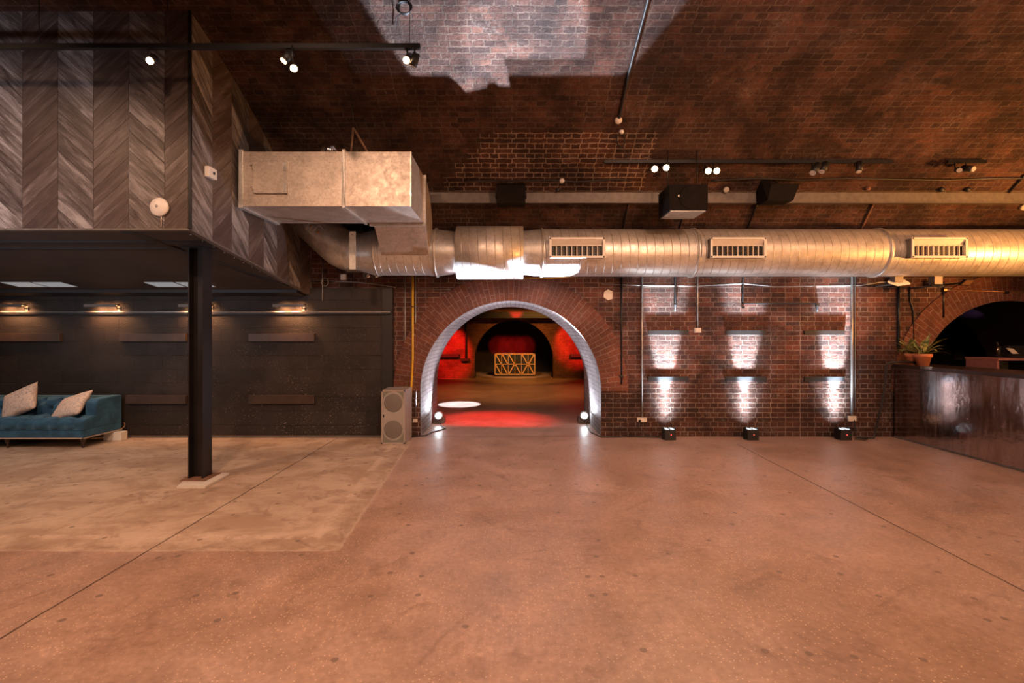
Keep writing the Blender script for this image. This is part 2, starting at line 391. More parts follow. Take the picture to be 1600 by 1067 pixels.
M['sub2']=plain('grey_speaker_baffle',(.30,.28,.265),.5,0,.1)
M['subcorner']=plain('grey_speaker_corner',(.17,.17,.15),.55,0,.1)
M['pad']=plain('pale_concrete_pad',(.62,.57,.52),.8,0,.15,20)
M['rust']=plain('rusty_plate',(.20,.10,.06),.8,0,.3,20)
M['pine']=plain('pine_slats',(.62,.34,.14),.5,0,.2)
M['wood_top']=plain('dark_bar_top',(.035,.02,.017),.3,0,.3,5)
M['redwood']=plain('red_edged_shelf',(.30,.13,.12),.45,0,.2)
M['glassy']=plain('amber_bottle_glass',(.30,.10,.04),.15,0,.2)
M['cabinet']=plain('grey_green_cabinet',(.13,.13,.10),.4)
M['legwood']=plain('dark_turned_wood',(.05,.025,.02),.35)
M['piping']=plain('pale_piping',(.5,.42,.38),.5)
M['cloth']=plain('black_backdrop_cloth',(.03,.02,.02),.9,0,.4,3)
def leaf_mat():
    t=T('variegated_leaf'); o=t.objc(); c=t.mix(t.rng(t.noise(o,22,3),.4,.6),(.08,.14,.05),(.42,.40,.14))
    t.set(c,.45); return t.m
M['leaf']=leaf_mat()
WARM=(1.,.50,.22)
M['lens']=emit('warm_lamp_lens',(1.,.62,.32),60)
M['lensdim']=emit('warm_lamp_lens_side',(1.,.6,.3),14)
M['lensoff']=plain('unlit_lamp_lens',(.45,.42,.4),.2)
M['lensw']=emit('white_lamp_lens',(.85,.93,1.),45)
M['lensup']=emit('uplighter_lens',(.85,.93,1.),1.2)
M['redled']=emit('red_indicator',(1.,.05,.03),6)
M['panel']=emit('ceiling_light_panel',(.8,.78,.8),.32)
M['piclens']=emit('picture_lamp_strip',(1.,.55,.25),5)

# ---------------------------------------------------------------- lights
def spot(name, loc, target, power, color, angle, blend=.5, radius=.03):
    l=bpy.data.lights.new(name,'SPOT'); l.energy=power; l.color=color; l.spot_size=math.radians(angle); l.spot_blend=blend; l.shadow_soft_size=radius
    o=bpy.data.objects.new(name,l); COL.objects.link(o); o.location=loc
    o.rotation_euler=(Vector(target)-Vector(loc)).to_track_quat('-Z','Y').to_euler(); return o
def area(name, loc, target, power, color, sx, sy=None):
    l=bpy.data.lights.new(name,'AREA'); l.energy=power; l.color=color; l.size=sx
    if sy: l.shape='RECTANGLE'; l.size_y=sy
    o=bpy.data.objects.new(name,l); COL.objects.link(o); o.location=loc
    o.rotation_euler=(Vector(target)-Vector(loc)).to_track_quat('-Z','Y').to_euler(); return o

# ================================================================= THE SETTING
AX, AR, AS, AD = -.02, 1.41, .71, 9.17         # arch centre x, radius, springing height, back face of the thick wall
BX = 7.75
FX, FR = .07, 1.42                              # far arch
XL, XR, YB = -10., 11., -1.7

m=MB(); m.face([(-14,-3,0),(14,-3,0),(14,22,0),(-14,22,0)]); struct(m.obj('floor',M['floor'],recalc=False))

def wall_with_arches(y, arches, x0, x1, top):
    """strips of wall at depth y, open under each arch (cx, r, springing)"""
    m=MB(); xs=[x0]; 
    def low(x):
        for cx,r,s in arches:
            if abs(x-cx)<r-1e-6: return s+math.sqrt(r*r-(x-cx)**2)
        return 0.
    segs=[]; cur=x0
    for cx,r,s in sorted(arches):
        segs.append((cur,cx-r,None)); segs.append((cx-r,cx+r,(cx,r,s))); cur=cx+r
    segs.append((cur,x1,None))
    for a,b,ar in segs:
        if ar is None:
            n=max(1,int((b-a)/1.))
            for i in range(n):
                p=a+(b-a)*i/n; q=a+(b-a)*(i+1)/n
                m.face([(p,y,0),(q,y,0),(q,y,top),(p,y,top)],[(p,0),(q,0),(q,top),(p,top)])
        else:
            cx,r,s=ar; n=48
            for i in range(n):
                t0=PI-PI*i/n; t1=PI-PI*(i+1)/n
                p,zp=cx+r*math.cos(t0),s+r*math.sin(t0); q,zq=cx+r*math.cos(t1),s+r*math.sin(t1)
                m.face([(p,y,zp),(q,y,zq),(q,y,top),(p,y,top)],[(p,zp),(q,zq),(q,top),(p,top)])
    return m
def profile(cx,r,s,n=40):
    pts=[(cx-r,0.,0.),(cx-r,s,s)]
    for i in range(1,n+1):
        t=PI-PI*i/n; pts.append((cx+r*math.cos(t), s+r*math.sin(t), s+r*PI*i/n))
    pts.append((cx+r,0.,2*s+r*PI)); return pts
def reveal(m, cx,r,s,y0,y1):
    pr=profile(cx,r,s)
    for a,b in zip(pr,pr[1:]):
        m.face([(a[0],y0,a[1]),(a[0],y1,a[1]),(b[0],y1,b[1]),(b[0],y0,b[1])],[(y0,a[2]),(y1,a[2]),(y1,b[2]),(y0,b[2])],True)
    return m
struct(wall_with_arches(WY,[(AX,AR,AS),(BX,AR,AS)],XL,XR,2.95).obj('wall_back',M['brick'],recalc=False))
struct(wall_with_arches(AD,[(AX,AR,AS),(BX,AR,AS)],-14,14,6.).obj('wall_partition',M['inner'],recalc=False))
struct(reveal(MB(),AX,AR,AS,WY,AD).obj('trim_1',M['reveal'],recalc=False))
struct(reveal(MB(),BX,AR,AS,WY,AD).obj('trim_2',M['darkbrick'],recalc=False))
def ring(cx,r,s,y,name,w=.42):
    m=MB(); n=72; t0,t1=PI*1.0,0.
    for i in range(n):
        a=t0+(t1-t0)*i/n; b=t0+(t1-t0)*(i+1)/n; rm=r+.2
        pi=[(cx+r*math.cos(a),s+r*math.sin(a)),(cx+r*math.cos(b),s+r*math.sin(b)),(cx+(r+w)*math.cos(b),s+(r+w)*math.sin(b)),(cx+(r+w)*math.cos(a),s+(r+w)*math.sin(a))]
        ua,ub=rm*(PI-a),rm*(PI-b)
        m.face([(p[0],y-.018,p[1]) for p in pi],[(0,ua),(0,ub),(w,ub),(w,ua)])
        m.face([(pi[2][0],y-.018,pi[2][1]),(pi[2][0],y,pi[2][1]),(pi[3][0],y,pi[3][1]),(pi[3][0],y-.018,pi[3][1])],[(w,ub),(w+.02,ub),(w+.02,ua),(w,ua)])
        m.face([(pi[0][0],y-.018,pi[0][1]),(pi[0][0],y,pi[0][1]),(pi[1][0],y,pi[1][1]),(pi[1][0],y-.018,pi[1][1])],[(0,ua),(-.02,ua),(-.02,ub),(0,ub)])
    return struct(m.obj(name,M['ring'],recalc=False))
ring(AX,AR,AS,WY,'trim_3'); ring(BX,AR,AS,WY,'trim_4')
# main vault
a0=math.atan2(2.95-VC_Z,WY-VC_Y); m=MB(); n=60; aE=PI-a0
for i in range(n):
    a=a0+(aE-a0)*i/n; b=a0+(aE-a0)*(i+1)/n
    p=[(VC_Y+VR*math.cos(t),VC_Z+VR*math.sin(t)) for t in (a,b)]; L=[VR*(t-a0) for t in (a,b)]
    m.face([(XL,p[0][0],p[0][1]),(XR,p[0][0],p[0][1]),(XR,p[1][0],p[1][1]),(XL,p[1][0],p[1][1])],[(XL,L[0]),(XR,L[0]),(XR,L[1]),(XL,L[1])],True)
struct(m.obj('ceiling',M['vault'],recalc=False))
def quadwall(name, pts, uvs, mat): 
    m=MB(); m.face(pts,uvs); return struct(m.obj(name,mat,recalc=False))
quadwall('wall_front',[(XL,YB,0),(XR,YB,0),(XR,YB,3.2),(XL,YB,3.2)],[(XL,0),(XR,0),(XR,3.2),(XL,3.2)],M['brick'])
for nm,x in (('wall_left',XL),('wall_right',XR)):
    quadwall(nm,[(x,YB-.1,0),(x,WY,0),(x,WY,5.2),(x,YB-.1,5.2)],[(YB,0),(WY,0),(WY,5.2),(YB,5.2)],M['brick'])
# black painted block wall below the mezzanine (stands just in front of the brickwork)
BYW=7.42
m=MB(); x0,x1,zt=-9.95,-1.845,2.31
m.face([(x0,BYW,0),(x1,BYW,0),(x1,BYW,zt),(x0,BYW,zt)],[(x0,.02),(x1,.02),(x1,zt+.02),(x0,zt+.02)])
m.face([(x1,BYW,0),(x1,WY,0),(x1,WY,zt),(x1,BYW,zt)],[(x1,0),(x1+.08,0),(x1+.08,zt),(x1,zt)])
m.face([(x0,BYW,zt),(x1,BYW,zt),(x1,WY,zt),(x0,WY,zt)],[(x0,zt),(x1,zt),(x1,zt+.08),(x0,zt+.08)])
struct(m.obj('wall_block',M['block'],recalc=False))
struct(box(-9.9,BYW-.018,0,-1.85,BYW,.035).obj('baseboard_back',M['greymetal']))
struct(MB().box(-2.0,BYW-.012,0,-1.845,BYW+.001,2.31).obj('trim_5',M['black']))
# far room behind the arch
FY=17.4
struct(wall_with_arches(FY,[(FX,FR,.69)],-6.5,5.,4.).obj('wall_far',M['inner'],recalc=False))
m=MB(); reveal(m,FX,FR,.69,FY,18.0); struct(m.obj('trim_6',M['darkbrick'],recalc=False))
fc=(AD+FY)/2; hw=(FY-AD)/2; zs=2.5; cz=zs-2.2; fr_=math.hypot(hw,zs-cz); fa=math.atan2(zs-cz,hw); m=MB()
for i in range(32):
    a=fa+(PI-2*fa)*i/32; b=fa+(PI-2*fa)*(i+1)/32
    pa=(fc+fr_*math.cos(a),cz+fr_*math.sin(a)); pb=(fc+fr_*math.cos(b),cz+fr_*math.sin(b))
    m.face([(-6.5,*pa),(5,*pa),(5,*pb),(-6.5,*pb)],[(-6.5,fr_*a),(5,fr_*a),(5,fr_*b),(-6.5,fr_*b)],True)
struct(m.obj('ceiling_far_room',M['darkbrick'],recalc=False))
for nm,x in (('wall_far_left',-6.5),('wall_far_right',5.)):
    quadwall(nm,[(x,AD,0),(x,FY,0),(x,FY,5),(x,AD,5)],[(AD,0),(FY,0),(FY,5),(AD,5)],M['inner'])
m=MB(); m.box(-3,20.5,0,3.2,20.6,3.5); m.box(-3.1,FY+.05,0,-3,20.6,3.5); m.box(3.2,FY+.05,0,3.3,20.6,3.5); m.box(-3.1,FY+.02,3.4,3.3,20.6,3.5)
struct(m.obj('wall_far_end',M['cloth']))
# bar store behind the right arch
m=MB(); m.box(5.4,10.6,0,13,10.7,4); m.box(5.3,AD+.02,0,5.4,10.7,4); m.box(12.9,AD+.02,0,13,10.7,4); m.box(5.3,AD+.02,3.9,13,10.7,4)
struct(m.obj('wall_store',M['black']))

# ================================================================= MEZZANINE
MX, MY = -3.13, 4.67
def sz(y): return 2.627-.146*(y-MY)
mz=thing('mezzanine',(MX,MY,2.6),'boxed-in mezzanine clad in grey-brown chevron timber, above the blue sofa','mezzanine')
m=MB(); x0=-9.9; zt=vz(MY)-.0
m.face([(x0,MY,sz(MY)),(MX,MY,sz(MY)),(MX,MY,zt),(x0,MY,zt)],[(0,0),(0,0),(0,0),(0,0)])
off=-3.13+40.8/161.*1.0
def fu(x): return x-MX+.3455*16-.095
m.uv[0]=[(fu(x0),0),(fu(MX),0),(fu(MX),zt-2.627),(fu(x0),zt-2.627)]
m.face([(x0,MY+.04,sz(MY)),(MX,MY+.04,sz(MY)),(MX,MY+.04,zt),(x0,MY+.04,zt)])
m.obj('front_cladding',M['chev'],mz,recalc=False)
m=MB(); n=24
for i in range(n):
    ya=MY+(WY-MY)*i/n; yb=MY+(WY-MY)*(i+1)/n
    ua,ub=ya-MY+.3455*16-.0,yb-MY+.3455*16-.0
    za,zb=vz(ya),vz(yb)
    m.face([(MX,ya,sz(ya)),(MX,yb,sz(yb)),(MX,yb,zb),(MX,ya,za)],[(ua,sz(ya)),(ub,sz(yb)),(ub,zb),(ua,za)])
    m.face([(MX-.04,ya,sz(ya)),(MX-.04,yb,sz(yb)),(MX-.04,yb,zb),(MX-.04,ya,za)])
m.obj('side_cladding',M['chev_side'],mz,recalc=False)
box(MX-.015,MY-.012,sz(MY)-.01,MX+.01,MY+.01,zt).obj('corner_trim',M['blackmetal'],mz)
MB().prism([(x0,MY+.01,sz(MY)-.002),(x0,WY-.06,sz(WY)-.002),(x0,WY-.06,sz(WY)+.06),(x0,MY+.01,sz(MY)+.06)],(MX-.01-x0,0,0)).obj('soffit',M['soffit'],mz)
m=MB(); m.box(x0,MY-.012,sz(MY)-.016,MX,MY+.05,sz(MY))
m.prism([(MX-.05,MY,sz(MY)-.016),(MX-.05,WY-.02,sz(WY)-.016),(MX-.05,WY-.02,sz(WY)),(MX-.05,MY,sz(MY))],(.06,0,0))
m.obj('edge_strip',M['greymetal'],mz)
def sbeam(ya,yb,d):
    MB().prism([(x0,ya,sz(ya)-d),(x0,yb,sz(yb)-d),(x0,yb,sz(yb)),(x0,ya,sz(ya))],(MX-.06-x0,0,0)).obj('beam',M['soffitbeam'],mz)
sbeam(5.02,5.12,.015); sbeam(5.24,5.3,.012); sbeam(7.12,7.38,.05)
m=MB(); 
m.prism([(-3.85,MY+.06,sz(MY+.06)-.02),(-3.75,MY+.06,sz(MY+.06)-.02),(-3.2,6.9,sz(6.9)-.02),(-3.3,6.9,sz(6.9)-.02)],(0,0,.02)); m.obj('beam',M['soffitbeam'],mz)
for i in range(14):
    y=MY+.15+i*.19; MB().lathe((MX-.1,y,sz(y)-.008),[(.001,-.004),(.008,-.002),(.009,.008)],8).obj('screw_head',M['conduit'],mz)
lt=thing('soffit_light_panel',(-6.0,6.82,sz(6.82)),'flat ceiling light panel pair in the dark soffit, just left of the steel column','light panel')
def panelset(p,xa):
    for k in range(2):
        a=xa+k*.44
        MB().prism([(a,6.69,sz(6.69)-.012),(a+.40,6.69,sz(6.69)-.012),(a+.40,6.95,sz(6.95)-.012),(a,6.95,sz(6.95)-.012)],(0,0,.012)).obj('diffuser',M['panel'],p)
panelset(lt,-5.13)
dup(lt,(-2.0,0,0),'flat ceiling light panel pair in the dark soffit, above the sofa at far left')

# white box and round access point on the cladding
b=MB(); q=at(326,271,5.35); Y0=MX/( (319-800)/750.); Y1=MX/((334-800)/750.)
d=thing('sensor_box',(MX,Y0,CAMZ+(522-281)/750*Y0),'small white sensor box on the side of the chevron cladding','sensor')
zc=CAMZ+(522-271)/750*((Y0+Y1)/2)
box(MX+.001,Y0,zc-.055,MX+.05,Y1-.02,zc+.055).obj('housing',M['white'],d,bevel=.008)
MB().lathe((MX+.05,(Y0+Y1)/2,zc),[(.001,.012),(.012,.01),(.016,0)],12,Matrix.Rotation(PI/2,4,'Y')).obj('sensor_eye',M['black'],d)
c=at(250.5,324,MY)
d=thing('access_point',(c.x,MY,c.z-.09),'round white disc access point on the front chevron cladding','access point')
MB().lathe((c.x,MY-.001,c.z),[(.09,0),(.092,.012),(.085,.024),(.03,.032),(.001,.033)],40,Matrix.Rotation(PI/2,4,'X')).obj('disc',M['white'],d)
MB().lathe((c.x-.012,MY-.033,c.z+.005),[(.014,0),(.014,.003),(.001,.004)],20,Matrix.Rotation(PI/2,4,'X')).obj('status_ring',M['lensoff'],d)
tube([(c.x+.015,MY-.008,c.z-.08),(c.x+.014,MY-.006,c.z-.19)],.004,6).obj('cable',M['white'],d)

# ================================================================= STEEL COLUMN
d=thing('steel_column',(-3.43,5.28,0),'black steel H-section column holding up the mezzanine','column')
m=MB(); z0=.035; z1=sz(5.2)
m.prism([(-3.51,5.2,z0),(-3.495,5.2,z0),(-3.495,5.36,z0),(-3.51,5.36,z0)],(0,0,z1-z0))
m.prism([(-3.365,5.2,z0),(-3.35,5.2,z0),(-3.35,5.36,z0),(-3.365,5.36,z0)],(0,0,z1-z0))
m.box(-3.495,5.27,z0,-3.365,5.29,z1); m.obj('shaft',M['steelcol'],d)
MB().prism([(-3.55,5.12,.03),(-3.28,5.12,.03),(-3.28,5.42,.03),(-3.57,5.42,.03)],(0,0,.008)).obj('base_plate',M['rust'],d)
MB().prism([(-3.46,4.95,0),(-3.17,4.96,0),(-3.2,5.44,0),(-3.62,5.44,0)],(0,0,.03)).obj('concrete_pad',M['pad'],d,bevel=.005)
box(-3.56,5.14,z1-.02,-3.30,5.42,z1).obj('cap_plate',M['steelcol'],d)

# ================================================================= BLOCK WALL FITTINGS
rail=MB().tube([(-9.8,BYW-.06,1.94),(-1.87,BYW-.06,1.94)],.012,8)
rt=thing('wall_rail',(-1.87,BYW,1.94),'long metal conduit rail running along the black block wall','rail')
rail.obj('tube',M['conduit'],rt)
m=MB(); m.box(-9.8,BYW-.045,1.905,-1.87,BYW,1.925); m.obj('rail_shadow_strip',M['soffitbeam'],rt)  # dark strip standing in for the shadow below the rail
pl=None
for k,(px,lab) in enumerate([(475,'picture light right of the steel column, in full view on the block wall'),(331,'picture light partly hidden behind the steel column'),(187,'picture light right of the sofa, left of the steel column'),(43,'picture light above the sofa at far left')]):
    X=(px-800)*BYW/750
    if pl is None:
        pl=thing('picture_light',(X,BYW,2.03),lab,'picture light','picture lights on the block wall'); P0=X
        m=MB(); m.box(X-.40,BYW-.17,2.037,X+.08,BYW-.09,2.055); m.box(X-.40,BYW-.178,2.012,X+.08,BYW-.17,2.055); m.obj('hood',M['greymetal'],pl)
        m=MB(); m.box(X-.36,BYW-.155,2.034,X+.05,BYW-.105,2.037); m.obj('lamp_strip',M['piclens'],pl)
        tube([(X,BYW,2.0),(X,BYW-.05,1.99),(X,BYW-.09,2.045)],.01,8).obj('arm',M['greymetal'],pl)
        MB().box(X-.02,BYW-.012,1.96,X+.02,BYW,2.03).obj('wall_plate',M['greymetal'],pl)
    else: dup(pl,(X-P0,0,0),lab)
    for dx in (-.28,-.06): spot('picture_lamp_glow',(X+dx,BYW-.15,2.028),(X+dx,BYW+.02,1.84),38,(1.,.45,.19),140,.8,.06)
for k,(pa,pb,ya,yb,lab) in enumerate([(-20,93,521,533.5,'dark wooden plank ledge high on block wall above the sofa'),(186,290,521,533.5,'dark wooden plank ledge high on block wall just left of the column'),(388,491,521,533.5,'dark wooden plank ledge high on block wall right of the column'),
        (196,290,618,631,'dark wooden plank ledge low on block wall beside the sofa arm'),(388,491,618,631,'dark wooden plank ledge low on block wall right of the column')]):
    a=at(pa,ya,BYW-.05); c=at(pb,yb,BYW-.05)
    tag(box(a.x,BYW-.05,c.z,c.x,BYW,a.z).obj('wall_plank',M['plank'],bevel=.003),lab,'ledge','plank ledges on the block wall')

# ================================================================= SOFA
sx0,sx1,sy0,sy1=-8.25,-5.98,6.69,7.36
s=thing('sofa',((sx0+sx1)/2,7.0,0),'low teal velvet tufted sofa against the black block wall','sofa')
box(sx0,sy0+.01,.15,sx1,sy1,.26).obj('base',M['velvet'],s,bevel=.02,bseg=3)
def tuft(ax,a0_,a1_,b0_,b1_,n,mm,fn,du,dv,amp):
    rows=[]
    for i in range(mm+1):
        v_=b0_+(b1_-b0_)*i/mm; r=[]
        for j in range(n+1):
            u_=a0_+(a1_-a0_)*j/n
            best=0
            iu=(u_-a0_)/du; iv=(v_-b0_)/dv; h=1.
            for rr in (math.floor(iv),math.floor(iv)+1):
                o_=.5*(rr%2)
                cu=round(iu-o_)+o_; dd=math.hypot((iu-cu)*du,(iv-rr)*dv)
                h=min(h,1-math.exp(-(dd/(.30*min(du,dv)))**2))
            cr=min(abs(math.sin(PI*(iu-iv/2))),abs(math.sin(PI*(iu+iv/2))))
            h*= .75+.25*min(1,cr*3)
            eu=min(1,(u_-a0_)/.05,(a1_-u_)/.05); ev=min(1,(v_-b0_)/.04,(b1_-v_)/.04); e=math.sqrt(max(0,min(eu,1)*min(ev,1)))
            r.append(fn(u_,v_,amp*h*e))
        rows.append(r)
    return rows
m=MB(); m.grid(tuft(0,sx0+.17,sx1-.15,6.70,7.18,130,34,lambda u,v_,h:(u,v_,.375+h),.22,.16,.05))
m.box(sx0+.02,6.70,.26,sx1-.02,7.3,.385); m.obj('seat',M['velvet'],s,recalc=False)
m=MB(); m.grid(tuft(0,sx0,sx1,.27,.40,130,8,lambda u,v_,h:(u,6.70-h,v_),.22,.2,.035)); m.obj('seat_front',M['velvet'],s,recalc=False)
m=MB(); m.grid(tuft(0,sx0+.1,sx1-.1,.36,.66,130,30,lambda u,v_,h:(u,7.19-h-(.66-v_)*.12,v_),.24,.13,.09)); m.obj('backrest',M['velvet'],s,recalc=False)
box(sx0+.01,7.18,.25,sx1-.012,sy1-.01,.672).obj('back_frame',M['velvet'],s,bevel=.03,bseg=3)
for x_ in (sx0,sx1-.16):
    m=MB(); m.prism([(x_,6.90,.25),(x_,sy1,.25),(x_,sy1,.675),(x_,6.97,.665),(x_,6.90,.62)],(.16,0,0)); m.prism([(x_,6.69,.25),(x_,6.95,.25),(x_,6.93,.44),(x_,6.73,.405),(x_,6.69,.38)],(.16,0,0)); m.obj('armrest',M['velvet'],s,bevel=.02,bseg=3)
m=MB(); m.box(sx0-.004,sy0,.138,sx1+.004,sy0+.02,.152); m.box(sx1-.016,sy0,.138,sx1+.006,sy1,.152); m.obj('piping',M['piping'],s)
for lx,ly in ((sx1-.06,6.76),(sx0+.06,6.76),(sx0+.06,7.3),(-7.1,6.76)):
    MB().lathe((lx,ly,0),[(.012,0),(.018,.012),(.012,.03),(.016,.06),(.032,.1),(.034,.14),(.03,.15)],16).obj('leg',M['legwood'],s)
tube([(sx1-.03,7.33,.14),(sx1+.01,7.37,.16),(sx1+.03,7.38,.2),(sx1+.02,7.38,.24)],.008,8).obj('frame_hook',M['copper'],s)
def cushion(name,c,w,h,t_,R,label):
    rows=[];n=18
    m=MB()
    for sgn in (1,-1):
        rows=[]
        for i in range(n+1):
            r=[];v_=-1+2*i/n
            for j in range(n+1):
                u_=-1+2*j/n; k=(1-u_**2)**.5*(1-v_**2)**.5 if abs(u_)<1 and abs(v_)<1 else 0
                px_=u_*w/2*(1-.10*(1-abs(v_))**1. *abs(u_)); pz_=v_*h/2*(1-.10*(1-abs(u_))*abs(v_))
                r.append(Vector(c)+R@Vector((px_,sgn*t_/2*k**.8,pz_)))
            rows.append(r)
        m.grid(rows)
    o=m.obj(name,M['pillow']); return tag(o,label,'cushion','patterned cushions on the sofa')
cushion('cushion',at(31,628,7.0),.54,.44,.17,Matrix.Rotation(math.radians(-24),3,'Y')@Matrix.Rotation(math.radians(-26),3,'X'),'pale patterned cushion tilted onto its corner, left on the sofa')
cushion('cushion',at(111,635,7.0),.56,.42,.16,Matrix.Rotation(math.radians(-7),3,'Y')@Matrix.Rotation(math.radians(-42),3,'X')@Matrix.Rotation(math.radians(-14),3,'Z'),'pale patterned cushion leaning by the right arm of the sofa')
a=at(170,686,7.3)
tag(box(a.x,7.2,0,a.x+.27,7.32,.13).obj('paper_carton',M['white'],bevel=.004),'white box on the floor behind the right end of the sofa','box')

# ================================================================= SUBWOOFER
d=thing('subwoofer',(-1.73,7.2,0),'tall grey double subwoofer cabinet left of the arch','loudspeaker')
a=at(596,693,6.98); bx0=a.x; bx1=at(632.7,693,6.98).x; by0,by1=6.98,7.46; bh=.785
m=MB(); m.box(bx0,by0+.02,0,bx1,by1,bh); 
for q in ((bx0,0,bx0+.018,bh),(bx1-.018,0,bx1,bh),(bx0,0,bx1,.02),(bx0,bh-.02,bx1,bh)): m.box(q[0],by0,q[1],q[2],by0+.025,q[3])
m.obj('cabinet',M['sub'],d)
xm=(bx0+bx1)/2; w2=(bx1-bx0)/2-.018
box(bx0+.018,by0+.012,.02,bx1-.018,by0+.021,bh-.02).obj('baffle',M['subcorner'],d)
m=MB(); zc1,zc2=.60,.215; R_=w2*.99
pts=[]
for t_ in range(0,181,10): pts.append((xm+R_*math.cos(math.radians(t_)),zc1+.0+R_*1.1*math.sin(math.radians(t_))))
for t_ in range(180,361,10): pts.append((xm+R_*math.cos(math.radians(t_)),zc2+R_*1.1*math.sin(math.radians(t_))))
m.prism([(p[0],by0+.004,p[1]) for p in pts],(0,.01,0)); m.obj('grille_frame',M['sub2'],d)
for z_ in (zc1,zc2):
    MB().lathe((xm,by0+.004,z_),[(R_*.88,0),(R_*.88,.004),(R_*.8,.006),(.001,.009)],40,Matrix.Rotation(PI/2,4,'X')).obj('grille',M['subgrille'],d)
box(bx0+.02,by0-.002,.39,bx0+.04,by0+.003,.43).obj('badge',M['black'],d)

# ================================================================= DUCTS
DY,DZ,DR=7.05,2.792,.345
def X(px,Y=DY): return (px-800)*Y/750
duct=thing('spiral_duct',(2.,DY,DZ),'long round silver spiral air duct running across the brick wall','duct')
def ductpart(name,prof,mat=None):                 # prof: (x, r)
    m=MB(); rows=[[Vector((x,r*math.cos(2*PI*q/48),r*math.sin(2*PI*q/48))) for q in range(48)] for x,r in prof]
    m.grid(rows,True,True); o=m.obj(name,mat or M['galv'],recalc=True)
    o.parent=duct; o.location=(0,DY,DZ); o.matrix_parent_inverse=Matrix.Translation(duct.location).inverted(); return o
ductpart('duct_run',[(X(848),DR),(X(1900),DR)])
ductpart('duct_run',[(X(592),.33),(X(672),.33)])
ductpart('silencer_section',[(X(715),DR*.8),(X(715),.385),(X(817),.385),(X(817),DR*.8)])
ductpart('reducer',[(X(817),.315),(X(840),.34),(X(850),DR)],M['galv_plain'])
ductpart('reducer',[(X(672),.335),(X(684),.34),(X(705),.315),(X(716),.3)],M['galv_plain'])
ductpart('coupling_ring',[(X(683)-.015,.34),(X(683)-.012,.36),(X(683)+.012,.36),(X(683)+.015,.34)],M['galv_plain'])
ductpart('coupling_ring',[(X(846)-.015,.32),(X(846)-.012,.36),(X(846)+.012,.36),(X(846)+.015,.32)],M['galv_plain'])
ductpart('coupling_ring',[(X(1080)-.03,.33),(X(1080)-.02,.36),(X(1080)+.02,.36),(X(1080)+.03,.33)],M['galv_plain'])
ductpart('coupling_ring',[(X(1366)-.03,.33),(X(1366)-.02,.36),(X(1366)+.02,.36),(X(1366)+.03,.33)],M['galv_plain'])
ductpart('reducer',[(X(543),.28),(X(566),.282),(X(588),.333),(X(595),.337)],M['galv_plain'])
ductpart('coupling_ring',[(X(592)-.015,.315),(X(592)-.012,.342),(X(592)+.012,.342),(X(592)+.015,.315)],M['galv_plain'])
# elbow rising into the mezzanine side
e0=Vector((X(545),DY,DZ+.02)); e1=Vector((MX+.0,DY,3.43)); 
m=MB(); dirn=(e1-e0).normalized(); pts=[e0+Vector((.06,0,-.015)),e0+Vector((-.03,0,.005)),e0+Vector((-.12,0,.05)),e0+Vector((-.12,0,.05))+dirn*.12]
pts+= [e1-dirn*.02+Vector((0,0,0))]
m.tube(pts,.28,40); m.obj('elbow',M['galv_plain'],duct)
tube([e1-dirn*.03,e1+dirn*.005],.29,40).obj('coupling_ring',M['galv_plain'],duct)
# oval access hatch on elbow
c=(e0+e1)/2+Vector((-.02,0,-.04)); nrm=Vector((0,-1,0)); 
xa=dirn; za=xa.cross(nrm).normalized()
def oval(w,h,r,off,thk):
    P=[]
    for k in range(32):
        t_=2*PI*k/32; ex=w*(abs(math.cos(t_))**.8)*(1 if math.cos(t_)>0 else -1); ez=h*(abs(math.sin(t_))**.8)*(1 if math.sin(t_)>0 else -1)
        dy=math.sqrt(max(.01,.27**2-min(.25,abs(ez))**2))
        P.append(c+xa*ex+za*ez+nrm*(.215+off))
    return P
hp=MB().prism(oval(.17,.10,0,.035,0),nrm*.025).obj('access_hatch',M['galv_plain'],duct,bevel=.006)
m=MB(); 
for k in range(5): 
    q=c+xa*(-.11+k*.055)+nrm*.28; m.tube([q-za*.07,q+za*.07],.006,6)
m.obj('hatch_rib',M['galv_plain'],hp)
for k in (-1,1):
    MB().lathe(c+xa*.07*k+nrm*.285,[(.018,0),(.02,.01),(.001,.02)],10,Matrix.Rotation(PI/2,4,'X')).obj('hatch_knob',M['copper'],hp)
# rectangular duct
BF,BB=5.45,6.3
rd=thing('rectangular_duct',(-2.1,5.9,3.07),'big rectangular galvanised duct box beside the chevron mezzanine','duct')
rx0=-3.10; rx1=-1.157; rz0,rz1=CAMZ+.2667*5.45,CAMZ+.38*5.45
m=MB(); m.box(rx0,BF,rz0,rx1,BB,rz1); m.obj('box_section',M['galv_flat'],rd)
# elbow turning down to the spiral duct
ex0=(583-800)/750*BB; m=MB()
prof=[(BB-.3,rz1-.002)]+[(BB+ .62*math.sin(t_*PI/20)*.98, 3.03+.635*math.cos(t_*PI/20)) for t_ in range(0,11)]+[(7.0,2.95),(7.0,2.75)]
prof2=[(BB,rz0)]
m.prism([(ex0,p[0],p[1]) for p in [(BB-.02,rz0-.0)]+prof[1:]+[(6.95,2.7)]],(rx1-ex0+.012,0,0)); m.obj('elbow',M['galv_flat'],rd)
a=at(587,350,BB); 
m=MB(); tl,tr=(580-800)/750*BB,(664-800)/750*BB; CB=6.88; bl,br=(600-800)/750*CB,(672-800)/750*CB; zb=CAMZ+(522-414)/750*CB; ztop=rz0
front=[(tl+.04,BB,ztop-.02),(tr,BB,ztop-.02),(br,BB,zb),(bl,BB,zb)]
m.prism([(p[0],CB if i_>1 else BB,p[2]) for i_,p in enumerate(front)],(0,.25,0)); m.obj('drop_chute',M['galv_flat'],rd)
m=MB(); m.box(tl-.02,BB-.02,rz0-.035,tr+.01,BB+.02,rz0-.005); m.obj('flange',M['galv_plain'],rd)
